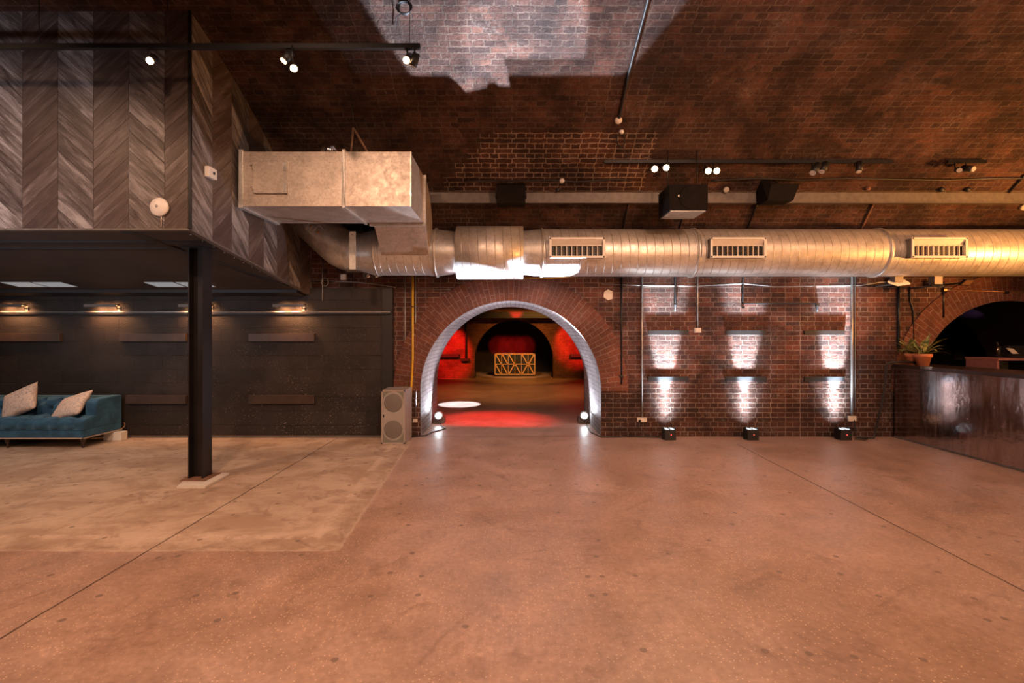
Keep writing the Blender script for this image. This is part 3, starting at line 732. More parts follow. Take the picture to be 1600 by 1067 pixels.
def flange(x,w=.05):
    m=MB(); e=.022
    m.box(x-w/2,BF-e,rz0-e,x+w/2,BF,rz1+e); m.box(x-w/2,BF-e,rz0-e,x+w/2,BB,rz0); m.box(x-w/2,BF,rz1,x+w/2,BB,rz1+e)
    m.obj('flange',M['galv_plain'],rd,bevel=.004)
flange(rx0+.03,.05); flange((537.5-800)/750*BF,.035); 
for q in ((rx1,BF-.0,rz0-.003,rx1+.014,BF+.03,rz1+.003),(rx1,BB-.02,rz0-.01,rx1+.03,BB+.02,rz1+.01)): box(*q).obj('corner_angle',M['galv_plain'],rd)
a=at(397,253,BF); c=at(449,303,BF)
hp=MB().box(a.x,BF-.035,c.z,c.x,BF,a.z).obj('access_panel',M['galv_flat'],rd,bevel=.006)
m=MB(); m.box(c.x-.035,BF-.045,c.z+.02,c.x+.004,BF-.035,c.z+.11); m.box(c.x-.035,BF-.045,a.z-.11,c.x+.004,BF-.035,a.z-.02); m.box(c.x-.006,BF-.042,c.z,c.x+.006,BF,a.z); m.obj('hinge',M['galv_plain'],hp)
for z_ in (c.z+.06,a.z-.06): MB().lathe((a.x-.005,BF-.038,z_),[(.012,0),(.012,.012),(.001,.016)],10,Matrix.Rotation(PI/2,4,'X')).obj('latch',M['chrome'],hp)
# dome and brackets above the rectangular duct
d=tag(MB().lathe((X(516,5.6),5.6,rz1),[(.11,0),(.112,.06),(.10,.12),(.07,.16),(.03,.178),(.001,.182)],28).obj('chrome_dome',M['chrome']),'shiny chrome dome lying on top of the rectangular duct','dome')
d=thing('duct_hanger',(X(560,5.55),5.55,rz1),'angled steel hanger bracket standing on top of the rectangular duct','bracket')
p=at(552,200,5.55)
tube([(p.x-.03,5.55,rz1),p],.014,8).obj('strut',M['rust'],d); tube([(at(577,236,5.55).x,5.55,rz1),p],.014,8).obj('strut',M['rust'],d)
tube([p,(p.x-.02,5.54,vz(5.54)-.002)],.005,6).obj('rod',M['blackmetal'],d)
# flat strap hanging in front of the elbow joint
xh=X(551,6.45); a=at(551,362,6.45); c=at(551,421,6.45)
d=thing('duct_strap',(xh,6.45,c.z),'upright flat steel strap in front of the duct elbow','bracket')
box(xh-.042,6.44,c.z,xh+.042,6.452,a.z).obj('strap',M['galv_plain'],d); 
MB().lathe((xh,6.44,a.z-.05),[(.014,0),(.012,.01),(.001,.012)],8,Matrix.Rotation(PI/2,4,'X')).obj('bolt',M['chrome'],d)
# louvred grilles
def grille(pa,pb,label):
    xa_,xb_=(pa-800)/750*6.62,(pb-800)/750*6.62; zt_=at(0,371,6.62).z; zb_=at(0,403,6.62).z
    g=thing('air_grille',((xa_+xb_)/2,6.62,zb_),label,'air grille','air grilles on the spiral duct')
    m=MB(); y0=6.60
    m.box(xa_,y0,zb_,xb_,y0+.02,zb_+.028); m.box(xa_,y0,zt_-.028,xb_,y0+.02,zt_); m.box(xa_,y0,zb_,xa_+.03,y0+.02,zt_); m.box(xb_-.03,y0,zb_,xb_,y0+.02,zt_)
    m.obj('frame',M['white'],g,bevel=.003)
    m=MB(); m.box(xa_+.01,y0+.02,zb_+.01,xa_+.02,6.80,zt_-.01); m.box(xb_-.02,y0+.02,zb_+.01,xb_-.01,6.80,zt_-.01); m.box(xa_+.01,y0+.02,zb_+.01,xb_-.01,6.8,zb_+.02); m.box(xa_+.01,y0+.02,zt_-.02,xb_-.01,6.8,zt_-.01); m.obj('collar',M['greymetal'],g)
    zm=zb_+(zt_-zb_)*.62
    MB().prism([(xa_+.03,y0+.012,zt_-.03),(xa_+.03,y0+.05,zm),(xa_+.03,y0+.055,zm),(xa_+.03,y0+.02,zt_-.03)],(xb_-xa_-.06,0,0)).obj('damper_plate',M['offwhite'],g)
    box(xa_+.02,y0+.07,zb_+.02,xb_-.02,y0+.075,zt_-.02).obj('dark_backing',M['black'],g)
    n=11; m=MB()
    for k in range(n):
        x_=xa_+.03+(xb_-xa_-.06)*k/(n-1) ; m.box(x_-.006,y0+.02,zb_+.028,x_+.006,y0+.05,zm)
    m.box(xa_+.03,y0+.03,zm-.008,xb_-.03,y0+.05,zm+.008); m.obj('blades',M['offwhite'],g); return g,(xa_+xb_)/2
g,gx=grille(858,945,'leftmost white louvred air grille on the spiral duct, above the arch')
for pc,lab in ((1153,'middle white louvred air grille on the spiral duct, between two ring joints'),(1467,'rightmost white louvred air grille on the spiral duct')):
    dup(g,((pc-800)/750*6.62-gx,0,0),lab)

# ================================================================= WALL: PIPES, SHELVES, SOCKETS
def pipe(name,pts,r,mat,label,cat='pipe',y=None,seg=8,extra=None,group=None):
    if y is None: y=WY-r
    P=[at(px,py,y) for px,py in pts]; loc=P[-1].copy()
    if extra is None:
        o=tube(P,r,seg).obj(name,mat); return tag(o,label,cat,group)
    d=thing(name,loc,label,cat,group); tube(P,r,seg).obj('tube',mat,d)
    for (px,py,hw_,hh,mt) in extra:
        q=at(px,py,y); box(q.x-hw_,y-.02,q.z-hh,q.x+hw_,WY-.001,q.z+hh).obj('fitting',mt,d,bevel=.004)
    return d
pipe('conduit',[(633,420),(633,610)],.009,M['conduit'],'thin grey conduit left of the yellow pipe')
pipe('gas_pipe',[(645,420),(645,560),(641,640),(640,668)],.017,M['yellow'],'yellow gas pipe beside the arch',extra=[(645,479,.022,.008,M['black'])])
pipe('conduit',[(649.5,420),(649.5,650)],.009,M['conduit'],'grey conduit right of the yellow pipe, ending in a wall socket',extra=[(649,657,.035,.03,M['offwhite'])])
pipe('cable',[(655,452),(703,452),(709,462),(718,492)],.007,M['conduit'],'grey cable bending down over the arch bricks, left side','cable')
pipe('drain_pipe',[(971,420),(971,600)],.015,M['blackmetal'],'long black pipe just right of the arch',extra=[(971,555,.02,.012,M['blackmetal']),(971,588,.03,.02,M['blackmetal'])])
pipe('conduit',[(1003,420),(1003,652)],.013,M['conduit'],'long grey conduit down to a double socket, left of the first lit strip',extra=[(1003,656,.075,.035,M['offwhite']),(999,657,.025,.022,M['black'])])
pipe('pipe_stub',[(1055,420),(1055,486)],.016,M['blackmetal'],'short black pipe stub above the leftmost upper shelf',extra=[(1055,475,.024,.015,M['blackmetal'])])
pipe('conduit',[(1090,420),(1090,512)],.013,M['conduit'],'grey conduit ending at a small white box between the first two shelf columns',extra=[(1090,516,.05,.035,M['offwhite'])])
pipe('pipe_elbow',[(1161,420),(1161,474),(1277,474),(1277,487)],.014,M['blackmetal'],'black pipe turning from vertical to horizontal above the middle shelves',extra=[(1161,480,.02,.02,M['blackmetal']),(1277,476,.025,.022,M['blackmetal'])])
pipe('conduit',[(1331,420),(1331,650)],.019,M['conduit'],'thick pale conduit beside the rightmost lit strip',extra=[(1331,654,.06,.042,M['offwhite'])])
pipe('conduit',[(1336,420),(1336,640)],.010,M['greymetal'],'thin dark grey conduit hugging the thick pale conduit')
pipe('drain_pipe',[(1404,448),(1404,545)],.02,M['blackmetal'],'black pipe above the cable stand at the bar end')
pipe('drain_pipe',[(1421,448),(1422,470),(1427,485),(1427,530)],.012,M['blackmetal'],'thin kinked black pipe left of the right arch')
pipe('pipe_pair',[(1474,440),(1474,496)],.016,M['blackmetal'],'black pipe ending at the right arch edge')
pipe('copper_pipe',[(1476,453),(1600,457),(1750,460)],.014,M['copper'],'copper coloured pipe running above the right arch',extra=[(1572,457,.035,.02,M['blackmetal']),(1476,453,.025,.02,M['copper'])])
pipe('cable',[(940,444),(1003,446),(1090,447),(1160,443),(1210,448),(1290,447),(1345,446),(1375,441),(1392,440)],.008,M['conduit'],'pale cable sagging along the wall under the duct','cable')
pipe('cable',[(820,434),(860,435),(905,431)],.012,M['yellow'],'short yellow hose under the duct above the arch','hose')
for (px,side,u) in ((1045,'left column','leftmost'),(1166.5,'middle column','middle'),(1289,'right column','rightmost')):
    for (pa,pb,lev) in ((516,523,'upper'),(588.5,596,'lower')):
        yy=WY-.022; a=at(px-32,pa,yy); c=at(px+31.5,pb,yy)
        tag(box(a.x,yy,c.z,c.x,WY-.001,a.z).obj('wall_shelf',M['shelf'],bevel=.003),'%s black ledge of the %s pair of wall ledges'%(lev,u),'ledge','black ledges on the brick wall')
# uplighters
UP=None
for px,lab in ((1045,'black uplighter on the floor below the left ledges'),(1173,'black uplighter on the floor below the middle ledges'),(1317,'black uplighter on the floor below the right ledges, beside the thick conduit')):
    Y=7.3; x_=(px-800)/750*Y
    if UP is None:
        UP=thing('uplighter',(x_,Y,0),lab,'uplighter','uplighters along the brick wall'); U0=x_
        m=MB(); m.box(x_-.085,Y-.08,0,x_+.085,Y+.08,.16); m.obj('body',M['black'],UP,bevel=.006)
        for s_ in (-1,1): box(x_+s_*.09-.006,Y-.03,.0,x_+s_*.09+.006,Y+.03,.185).obj('bracket',M['blackmetal'],UP)
        for k in range(2):
            for j in range(2): MB().lathe((x_-.04+.08*k,Y-.04+.08*j,.16),[(.03,0),(.03,.006),(.001,.007)],12).obj('lens',M['lensup'],UP)
        MB().lathe((x_+.01,Y-.08,.085),[(.007,0),(.006,.004),(.001,.005)],8,Matrix.Rotation(PI/2,4,'X')).obj('indicator',M['redled'],UP)
    else: dup(UP,(x_-U0,0,0),lab)
    spot('uplighter_beam',(x_+(0 if px<1300 else -.0),7.36,.19),(x_-.0,7.53,2.2),4200,(.80,.9,1.),24,.8,.02)
    spot('uplighter_spill',(x_,7.36,.19),(x_,7.6,1.4),330,(.80,.9,1.),36,1.,.03)
    spot('uplighter_spill',(x_,7.36,.19),(x_,7.5,.8),110,(.80,.9,1.),66,.8,.03)
    spot('uplighter_spill',(x_,7.36,.19),(x_,7.5,.45),14,(.80,.9,1.),110,.8,.04)
# arch floor lamps
def archlamp(x,y,label):
    d=thing('floor_lamp',(x,y,0),label,'floor light','floor lights in the arch')
    m=MB(); m.box(x-.10,y-.05,0,x+.10,y+.13,.10); m.obj('body',M['greymetal'],d,bevel=.01)
    MB().lathe((x,y-.05,.125),[(.085,-.0),(.085,.05),(.07,.055),(.001,.056)],24,Matrix.Rotation(math.radians(60),4,'X')).obj('head',M['greymetal'],d)
    MB().lathe((x,y-.11,.150),[(.052,0),(.046,.012),(.001,.015)],24,Matrix.Rotation(math.radians(60),4,'X')).obj('lens',M['lensw'],d)
    return d
LL=(-1.31,8.66); RL=(1.29,8.66)
archlamp(LL[0],LL[1],'glowing white floor light at the left foot of the arch')
archlamp(RL[0],RL[1],'glowing white floor light at the right foot of the arch')
CW=(.86,.88,1.)
for i,(x,y) in enumerate((LL,RL)):
    spot('arch_lamp_beam',(x,y-.2,.2),(x*.6,y-1.0,1.8),125,CW,130,.4,.03)
    spot('arch_lamp_throw',(x,y-.2,.17),(V(880,25),V(770,70))[i],(7000,12500)[i],(.72,.82,1.),(19,20)[i],.15,.02)
    spot('arch_lamp_flood',(x,y-.2,.17),((.55,7.05,2.5),(-.6,6.6,2.7))[i],(150,280)[i],CW,(34,50)[i],.3,.02)
m=MB(); P=[(LL[0],8.7,.01),(-1.25,8.4,.008),(-1.12,8.1,.008),(-1.3,7.8,.008),(-1.35,7.55,.008),(-1.5,7.44,.01),(-1.6,7.42,.01)]
tag(tube(P,.008,6).obj('cable',M['black']),'black cable trailing from the left arch floor light to the subwoofer','cable')
P=[(RL[0]+.05,8.68,.01),(1.3,8.3,.008),(1.28,7.8,.008),(1.38,7.42,.008),(1.9,7.44,.008),(2.3,7.4,.008),(2.36,7.3,.01)]
tag(tube(P,.008,6).obj('cable',M['black']),'black cable on the floor from the right arch foot to the leftmost uplighter','cable')
P=[at(1000,657,7.46),at(998,668,7.44),at(1010,680,7.42),at(1030,682,7.4)]
tag(tube(P,.007,6).obj('cable',M['black']),'black lead hanging from the double socket beside the arch','cable')
P=[at(1335,656,7.44),at(1337,675,7.4),Vector((5.25,7.35,.01)),Vector((5.4,7.28,.01)),Vector((5.3,7.2,.01)),Vector((5.15,7.22,.02))]
tag(tube(P,.007,6).obj('cable',M['black']),'black lead looping from the rightmost uplighter to the socket above it','cable')
P=[Vector((5.3,7.38,.012)),Vector((5.55,7.36,.012)),at(1369,670,7.32),at(1378,630,7.3),at(1383,600,7.28),at(1385,572,7.26),at(1390,566,7.24),at(1416,565,7.22),Vector((6.15,7.2,1.16))]
tag(tube(P,.016,8).obj('cable',M['black']),'thick black cable hanging off the end of the bar','cable')
# inspection patch of plaster above the arch
tag(MB().prism([at(944,456,WY-.008),at(950,452,WY-.008),at(957,455,WY-.008),at(957,467,WY-.008),at(950,469,WY-.008),at(943,464,WY-.008)],(0,.007,0)).obj('plaster_patch',M['offwhite']),'pale lump of plaster on the brickwork right of the arch crown','plaster patch')
# left top of wall bits
a=at(537,433,WY-.03); tag(box(a.x-.045,WY-.05,a.z-.045,a.x+.045,WY-.001,a.z+.045).obj('junction_box',M['offwhite'],bevel=.004),'small cream junction box above the black block wall','junction box')
m=MB(); c=at(508,441,WY-.06)
for k in range(3): m.tube([c+Vector((.055*math.cos(t_*PI/8),-.01*k,.055*math.sin(t_*PI/8)*1.1)) for t_ in range(17)],.005,6)
m.tube([at(504,400,WY-.03),at(504,470,BYW-.02)],.01,6)
tag(m.obj('cable_coil',M['conduit']),'coiled grey cable hanging at the top of the black block wall','cable coil')
d=thing('emergency_light',at(585,432,WY-.1),'small twin-head fixture under the duct left of the yellow pipe','light fixture')
c=at(580,430,WY-.1); m=MB(); m.box(c.x-.12,WY-.12,c.z-.03,c.x+.05,WY-.001,c.z+.05); m.obj('housing',M['greymetal'],d)
for k in (0,1): MB().lathe((c.x-.02+.13*k,WY-.14,c.z-.02),[(.035,0),(.04,.05),(.02,.07)],14,Matrix.Rotation(PI/2,4,'X')).obj('lamp_head',M['chrome'],d)
tag(tube([at(470,437,WY-.05),at(560,441,WY-.04),at(600,446,WY-.03),at(618,449,WY-.03)],.008,6).obj('cable',M['conduit']),'pale cable along the top edge of the black block wall','cable')

# white fixtures at right under the duct
def fixture(pa,pb,ya,yb,label,mat,y=7.1):
    a=at(pa,ya,y); c=at(pb,yb,y); d=thing('wall_lamp',((a.x+c.x)/2,y,c.z),label,'light fixture')
    w=c.x-a.x; h=a.z-c.z
    MB().prism([(a.x,y-.05,c.z+h*.5),(a.x+w*.35,y-.08,c.z),(c.x,y-.06,c.z+h*.3),(c.x-w*.1,y,a.z-h*.1),(a.x+w*.3,y+.05,a.z-h*.2)],(0,.02,.03)).obj('head',mat,d,bevel=.004)
    box((a.x+c.x)/2-.06,y-.05,c.z+h*.7,(a.x+c.x)/2+.06,y+.05,a.z+.12).obj('mount',M['greymetal'],d)
    MB().tube([((a.x+c.x)/2,y,c.z+h*.5),((a.x+c.x)/2,WY,c.z+h*.5)],.015,8).obj('arm',M['greymetal'],d)
fixture(1384,1418,438,448,'white angled fixture under the duct above the bar end',M['white'])
fixture(1452,1472,441,452,'dark and white fixture under the duct left of the floodlight',M['black'])
d=thing('floodlight',at(1512,446,7.1),'small square floodlight above the right arch','floodlight')
a=at(1512,441,7.1); R_=Matrix.Translation(a)@Matrix.Rotation(math.radians(35),4,'X')
MB().prism([R_@Vector(v_) for v_ in ((-.09,0,-.05),(.06,0,-.05),(.09,0,.05),(-.05,0,.05))],(0,.04,0)).obj('housing',M['blackmetal'],d)
MB().prism([R_@Vector(v_) for v_ in ((-.075,-.006,-.04),(.05,-.006,-.04),(.075,-.006,.04),(-.04,-.006,.04))],(0,.005,0)).obj('glass',M['copper'],d)
tube([a,Vector((a.x,WY,a.z))],.012,6).obj('arm',M['blackmetal'],d)

# ================================================================= VAULT FITTINGS
ty=V(800,309).y-.04
d=thing('cable_tray',(4.,ty,V(800,317).z),'long grey metal tray running along the vault above the duct','cable tray')
m=MB(); m.box(X(672,ty),ty-.03,at(0,316.5,ty).z,XR-.02,ty+.02,at(0,300.5,ty).z); m.obj('channel',M['greymetal'],d)
m=MB(); m.box(X(672,ty),ty-.05,at(0,300.5,ty).z-.0,XR-.02,ty+.02,at(0,299.5,ty).z+.004); m.box(X(672,ty),ty-.045,at(0,318,ty).z,XR-.02,ty+.02,at(0,316.5,ty).z); m.obj('lip',M['greymetal'],d)
# conduits on the vault
def vpipe(name,pts,r,mat,label,cat='pipe',off=.02,seg=8):
    P=[]
    for (a,b) in zip(pts,pts[1:]):
        for k in range(6): P.append(V(a[0]+(b[0]-a[0])*k/6,a[1]+(b[1]-a[1])*k/6,off))
    P.append(V(*pts[-1],off)); return tag(tube(P,r,seg).obj(name,mat),label,cat)
vpipe('conduit',[(1020,-40),(1012,0),(983,110),(967,183)],.016,M['black'],'long dark conduit climbing the vault beside the violet light patch')
vpipe('conduit',[(981,318),(972,360)],.014,M['blackmetal'],'short black conduit between tray and duct, right of the arch crown')
vpipe('conduit',[(1069,330),(1060,358)],.014,M['blackmetal'],'short black conduit below the hanging black box')
vpipe('conduit',[(1182,318),(1166,358)],.014,M['blackmetal'],'short black conduit between tray and duct, left of the angled loudspeaker')
vpipe('conduit',[(1364,317),(1344,358)],.014,M['rust'],'brown conduit between tray and duct, right half of the vault')
vpipe('conduit',[(1600,272),(1575,300)],.014,M['blackmetal'],'black conduit slanting down to the tray at the right edge')
vpipe('cable',[(725,281),(800,281),(860,280),(900,283),(960,279),(985,280)],.012,M['black'],'black cable clipped along the vault above the left loudspeaker','cable')
vpipe('cable',[(1110,281),(1180,277),(1250,280),(1320,277),(1400,279),(1480,280),(1560,277),(1700,278)],.013,M['black'],'black cable clipped along the vault on the right half','cable')
p=V(966,187,.02); d=thing('pendant_socket',p,'white round ceiling rose and looped cable beside the dark conduit','ceiling rose')
MB().lathe(p,[(.045,.02),(.045,0),(.03,-.02),(.001,-.022)],18,Matrix.Rotation(math.radians(-35),4,'X')).obj('rose',M['white'],d)
p2=V(971,205,.02); MB().lathe(p2,[(.03,.02),(.03,0),(.001,-.015)],14,Matrix.Rotation(math.radians(-35),4,'X')).obj('rose',M['white'],d)
c=V(969,215,.05); m=MB()
for k in range(3): m.tube([c+Vector((.05*math.cos(t_*PI/9),-.008*k,.09*math.sin(t_*PI/9))) for t_ in range(19)],.006,6)
m.tube([p2,c+Vector((0,0,.09))],.005,6); m.tube([c+Vector((.03,0,-.07)),V(978,248,.03)],.004,6); m.obj('cable_loop',M['black'],d)
c=V(633,6,.06); m=MB()
for k in range(3): m.tube([c+Vector(((.055+.01*k)*math.cos(t_*PI/9),-.012*k,.06*math.sin(t_*PI/9))) for t_ in range(19)],.006,6)
m.tube([c+Vector((0,0,.06)),V(633,-12,.0)],.005,6); m.tube([c+Vector((-.03,0,-.05)),V(620,22,.03),V(617,42,.02)],.004,6)
tag(m.obj('cable_coil',M['black']),'black cable coil hanging from the vault at the top edge','cable coil')
for px,py,r,mt,lab in ((1134,295,.04,'offwhite','small round cream sensor just above the tray, right of the hanging box'),(878,281,.035,'white','small white junction box on the vault above the arch'),(872,295,.03,'black','small black stub on the vault above the tray, over the arch'),(1470,295,.035,'black','left black stub above the tray at the right side'),(1511,295,.035,'black','right black stub above the tray at the right side'),(1355,293,.03,'rust','rusty bolt plate on the vault above the tray'),(1598,322,.05,'offwhite','pale box just below the tray at the right edge')):
    p=V(px,py,.02); M_=Matrix.Rotation(math.radians(-60),4,'X')
    tag(MB().lathe(p,[(r,.03),(r,-.01),(r*.8,-.025),(.001,-.028)],14,M_).obj('vault_fixing',M[mt]),lab,'fixing')

# tracks and track spotlights
def track(x0_,x1_,y,z,label,rods=()):
    d=thing('light_track',((x0_+x1_)/2,y,z),label,'light track')
    box(x0_,y-.02,z-.02,x1_,y+.02,z+.02).obj('rail',M['blackmetal'],d)
    for r_ in rods: tube([(r_,y,z+.02),(r_,y,vz(y))],.004,6).obj('rod',M['blackmetal'],d)
    return d
TY=4.25; tz0=at(0,73,TY).z
track(-9.8,at(657,70,TY).x,TY,tz0,'black lighting track hanging in front of the chevron cladding',(at(61,0,TY).x,at(262,0,TY).x,at(640,0,TY).x))
p=V(1170,249,.05); ry=p.y
track(X(944,ry),X(1395,ry),ry,p.z,'black lighting track on the vault above the tray')
def tspot(px,py,Y,aim,zt,label,lens='lens',L=.11,r=.034,lamp=None,ry=None):
    c=at(px,py,Y); a=Vector(aim).normalized(); back=c-a*L
    d=thing('track_spotlight',c,label,'spotlight','track spotlights')
    m=MB(); m.tube([back,c-a*.004],r,20); m.obj('body',M['black'],d)
    m=MB(); m.tube([c-a*.012,c+a*.004],[r*1.02,r*1.02],20,True); 
    tube([c-a*.001,c+a*.006],r*.8,18).obj('lens',M[lens],d)
    mid=(back+c)/2; top=Vector((mid.x,Y if ry is None else ry,zt))
    tube([mid,Vector((mid.x,top.y,(mid.z+zt)/2)),top],.008,8).obj('stem',M['blackmetal'],d)
    if lamp: spot('track_spot_beam',c+a*.03,c+a*3,lamp[0],lamp[1],lamp[2],.6,.03)
    return d
zt=tz0-.02
LW=(1.,.62,.38)
tspot(234,95,TY,(.15,-.75,-.65),zt,'track spotlight in front of the chevron cladding',lamp=(60,LW,75))
tspot(443,95,TY,(-.5,-.25,-.8),zt,'left of the two paired spotlights in the middle of the hanging track','lensdim',lamp=(70,LW,70))
tspot(459,107,TY-.05,(.30,-.8,-.5),zt,'right of the two paired spotlights in the middle of the hanging track',lamp=(70,LW,70))
tspot(635,94,TY,(-.15,-.7,-.7),zt,'lit spotlight at the right end of the hanging track',lamp=(70,LW,70))
tspot(645,104,TY+.03,(-.3,.1,-.9),zt,'second spotlight at the right end of the hanging track, turned away','lensoff')
zr=p.z-.02
for px,py,lab in ((1023,264,'leftmost blazing spotlight on the vault track'),(1041,262,'second blazing spotlight from the left on the vault track'),(1107,267,'third blazing spotlight on the vault track, left of the closer right pair'),(1120,267,'fourth blazing spotlight on the vault track')):
    tspot(px,py,ry-.12,(-.12,-.85,-.36),zr,lab,lens='lens',r=.045,lamp=(38,LW,80),ry=ry)
tspot(1270,270,ry-.1,(-.6,-.3,-.7),zr,'left of the unlit dark spotlights on the vault track','lensoff',.16,.05,ry=ry)
tspot(1284,268,ry-.08,(-.5,-.2,-.8),zr,'unlit spotlight right beside the first unlit one on the vault track','lensoff',.14,.045,ry=ry)
tspot(1342,268,ry-.1,(-.2,-.2,-.9),zr,'unlit spotlight pointing straight down in the middle right of the vault track','lensoff',.14,.04,ry=ry)
tspot(1499,266,ry-.1,(-.5,-.75,-.3),zr,'unlit white-faced spotlight near the right end, left one of the pair','lensoff',.12,.036,ry=ry)
tspot(1521,264,ry-.1,(.1,-.8,-.35),zr,'unlit white-faced spotlight near the right end, right one of the pair','lensoff',.14,.04,ry=ry)
d=thing('light_track',(X(1500,ry),ry,p.z),'short black track piece carrying the unlit pair at the right','light track')
box(X(1480,ry),ry-.02,p.z-.02,X(1540,ry),ry+.02,p.z+.02).obj('rail',M['blackmetal'],d)

# loudspeakers on the vault
d=thing('loudspeaker',at(799,317,6.6),'black box loudspeaker on the vault above the arch','loudspeaker')
a=at(776,284,6.6); c=at(821,317,6.6)
MB().prism([(a.x,6.62,c.z),(a.x,6.55,a.z-.06),(a.x,6.66,a.z),(a.x,6.82,a.z-.05),(a.x,6.82,c.z)],(c.x-a.x,0,0)).obj('cabinet',M['matte'],d,bevel=.006)
for q in (a.x-.02,c.x): box(q,6.64,(a.z+c.z)/2-.03,q+.02,6.8,(a.z+c.z)/2+.03).obj('bracket',M['blackmetal'],d)
a=at(1188,281,6.6); c=at(1250,314,6.6)
d=thing('loudspeaker',at(1218,314,6.6),'black angled loudspeaker on the vault, right of the hanging black box','loudspeaker')
MB().prism([at(1188,281,6.66),at(1201,281,6.6),at(1206,287,6.52),at(1250,287,6.52),at(1240,313,6.5),at(1199,313,6.5),at(1190,308,6.66)],(0,.24,0)).obj('cabinet',M['matte'],d,bevel=.008)
box(at(1218,0,6.7).x-.03,6.7,at(0,290,6.7).z,at(1218,0,6.7).x+.03,6.95,at(0,283,6.7).z).obj('bracket',M['blackmetal'],d)
# hanging black box with pale underside
d=thing('hanging_unit',at(1074,336,6.4),'black cube-shaped unit with pale underside hanging below the blazing spotlights','hanging unit')
fY,bY=6.05,6.5
a=at(1056,292,fY); 
x0_,x1_=at(1056.5,0,fY).x,at(1104,0,fY).x; z0_,z1_=at(0,328,fY).z,at(0,288,fY).z
x0_,x1_=at(1046,0,fY).x,at(1106,0,fY).x
bxm=MB(); bxm.box(x0_,fY,z0_,x1_,bY,z1_); bxm.obj('casing',M['matte'],d)
box(x0_+.02,fY+.02,z0_-.012,x1_-.02,bY-.02,z0_).obj('underside_panel',M['conduit'],d)
a=at(1061,306,fY); box(a.x-.014,fY-.004,a.z-.014,a.x+.014,fY,a.z+.014).obj('sticker',M['white'],d)
MB().lathe(((x0_+x1_)/2+.03,fY-.001,(z0_+z1_)/2),[(.15,0),(.15,.003),(.14,.004),(.001,.004)],36,Matrix.Rotation(PI/2,4,'X')).obj('speaker_cone',M['matte'],d)
for x_ in (x0_+.05,x1_-.05): tube([(x_,(fY+bY)/2,z1_),(x_,(fY+bY)/2,vz((fY+bY)/2))],.006,6).obj('rod',M['blackmetal'],d)

# ================================================================= BAR
bx=5.93
d=thing('bar_counter',(6.25,5.,0),'long bar counter with scratched mirror-like steel front','bar')
m=MB(); m.box(bx,1.,0.0,bx+.02,7.44,1.08); m.obj('front_panel',M['bar'],d)
box(bx+.02,1.,0,bx+.55,7.44,1.07).obj('carcass',M['black'],d)
box(bx-.02,1.,1.08,bx+.62,7.46,1.135).obj('worktop',M['wood_top'],d,bevel=.006)
box(bx-.006,1.,0.0,bx,7.44,.03).obj('kick_strip',M['greymetal'],d)
box(bx-.024,6.75,1.10,bx-.002,6.95,1.142).obj('corner_bracket',M['chrome'],d)
m=MB()
for k in range(26):
    y=7.3-k*.23
    for z_ in (1.03,): m.lathe((bx-.001,y,z_),[(.008,0),(.006,.004),(.001,.005)],8,Matrix.Rotation(-PI/2,4,'Y'))
for y,z_ in ((6.9,.45),(6.25,.5),(5.9,.7),(6.6,.6),(7.1,.5)): m.lathe((bx-.001,y,z_),[(.008,0),(.006,.004),(.001,.005)],8,Matrix.Rotation(-PI/2,4,'Y'))
m.obj('rivets',M['chrome'],d)
# potted plants
def pot(c,rt,h,seed,label,n=26,L=.3):
    random.seed(seed); d=thing('potted_plant',c,label,'potted plant','potted plants on the bar'); c=Vector(c)
    rb=rt*.68
    MB().lathe(c,[(.001,.001),(rb,0),(rt*.93,h*.72),(rt*1.06,h*.73),(rt*1.08,h),(rt*.98,h),(rt*.95,h*.86),(.001,h*.85)],28).obj('pot',M['terra'],d)
    MB().lathe(c,[(rt*.94,h*.85),(rt*.5,h*.9),(.001,h*.9)],20).obj('soil',M['soil'],d)
    for k in range(n):
        an=random.uniform(0,2*PI); le=random.uniform(.6,1.)*L; el=random.uniform(.5,1.35); w=random.uniform(.014,.023)
        dv=Vector((math.cos(an),math.sin(an),0)); sd=Vector((-math.sin(an),math.cos(an),0)); rows=[]
        for i in range(9):
            t_=i/8; a_=el-1.1*t_*t_*random.uniform(.9,1.1)*(1.5-el*.7)
            if i==0: q=c+dv*.015+Vector((0,0,h*.86))
            else: q=q+ (dv*math.cos(a_)+Vector((0,0,math.sin(a_))))*le/8
            ww=w*math.sin(PI*min(1,.12+.88*t_))**.7 if i<8 else .0008
            rows.append([q-sd*ww+Vector((0,0,ww*.4)),q,q+sd*ww+Vector((0,0,ww*.4))])
        m=MB(); m.grid(rows); m.obj('leaf',M['leaf'],d,recalc=False)
pot(at(1442,571.5,7.1),.105,.175,3,'front terracotta pot with spiky green plant at the end of the bar',34,.40)
pot(at(1427,571,7.25)+Vector((0,.02,.0)),.085,.175,5,'rear terracotta pot with spiky green plant, half hidden behind the front pot',24,.36)
for o in bpy.data.objects:
    if o.name.startswith('potted_plant'):
        dz=1.135-o.location.z; o.location.z+=dz
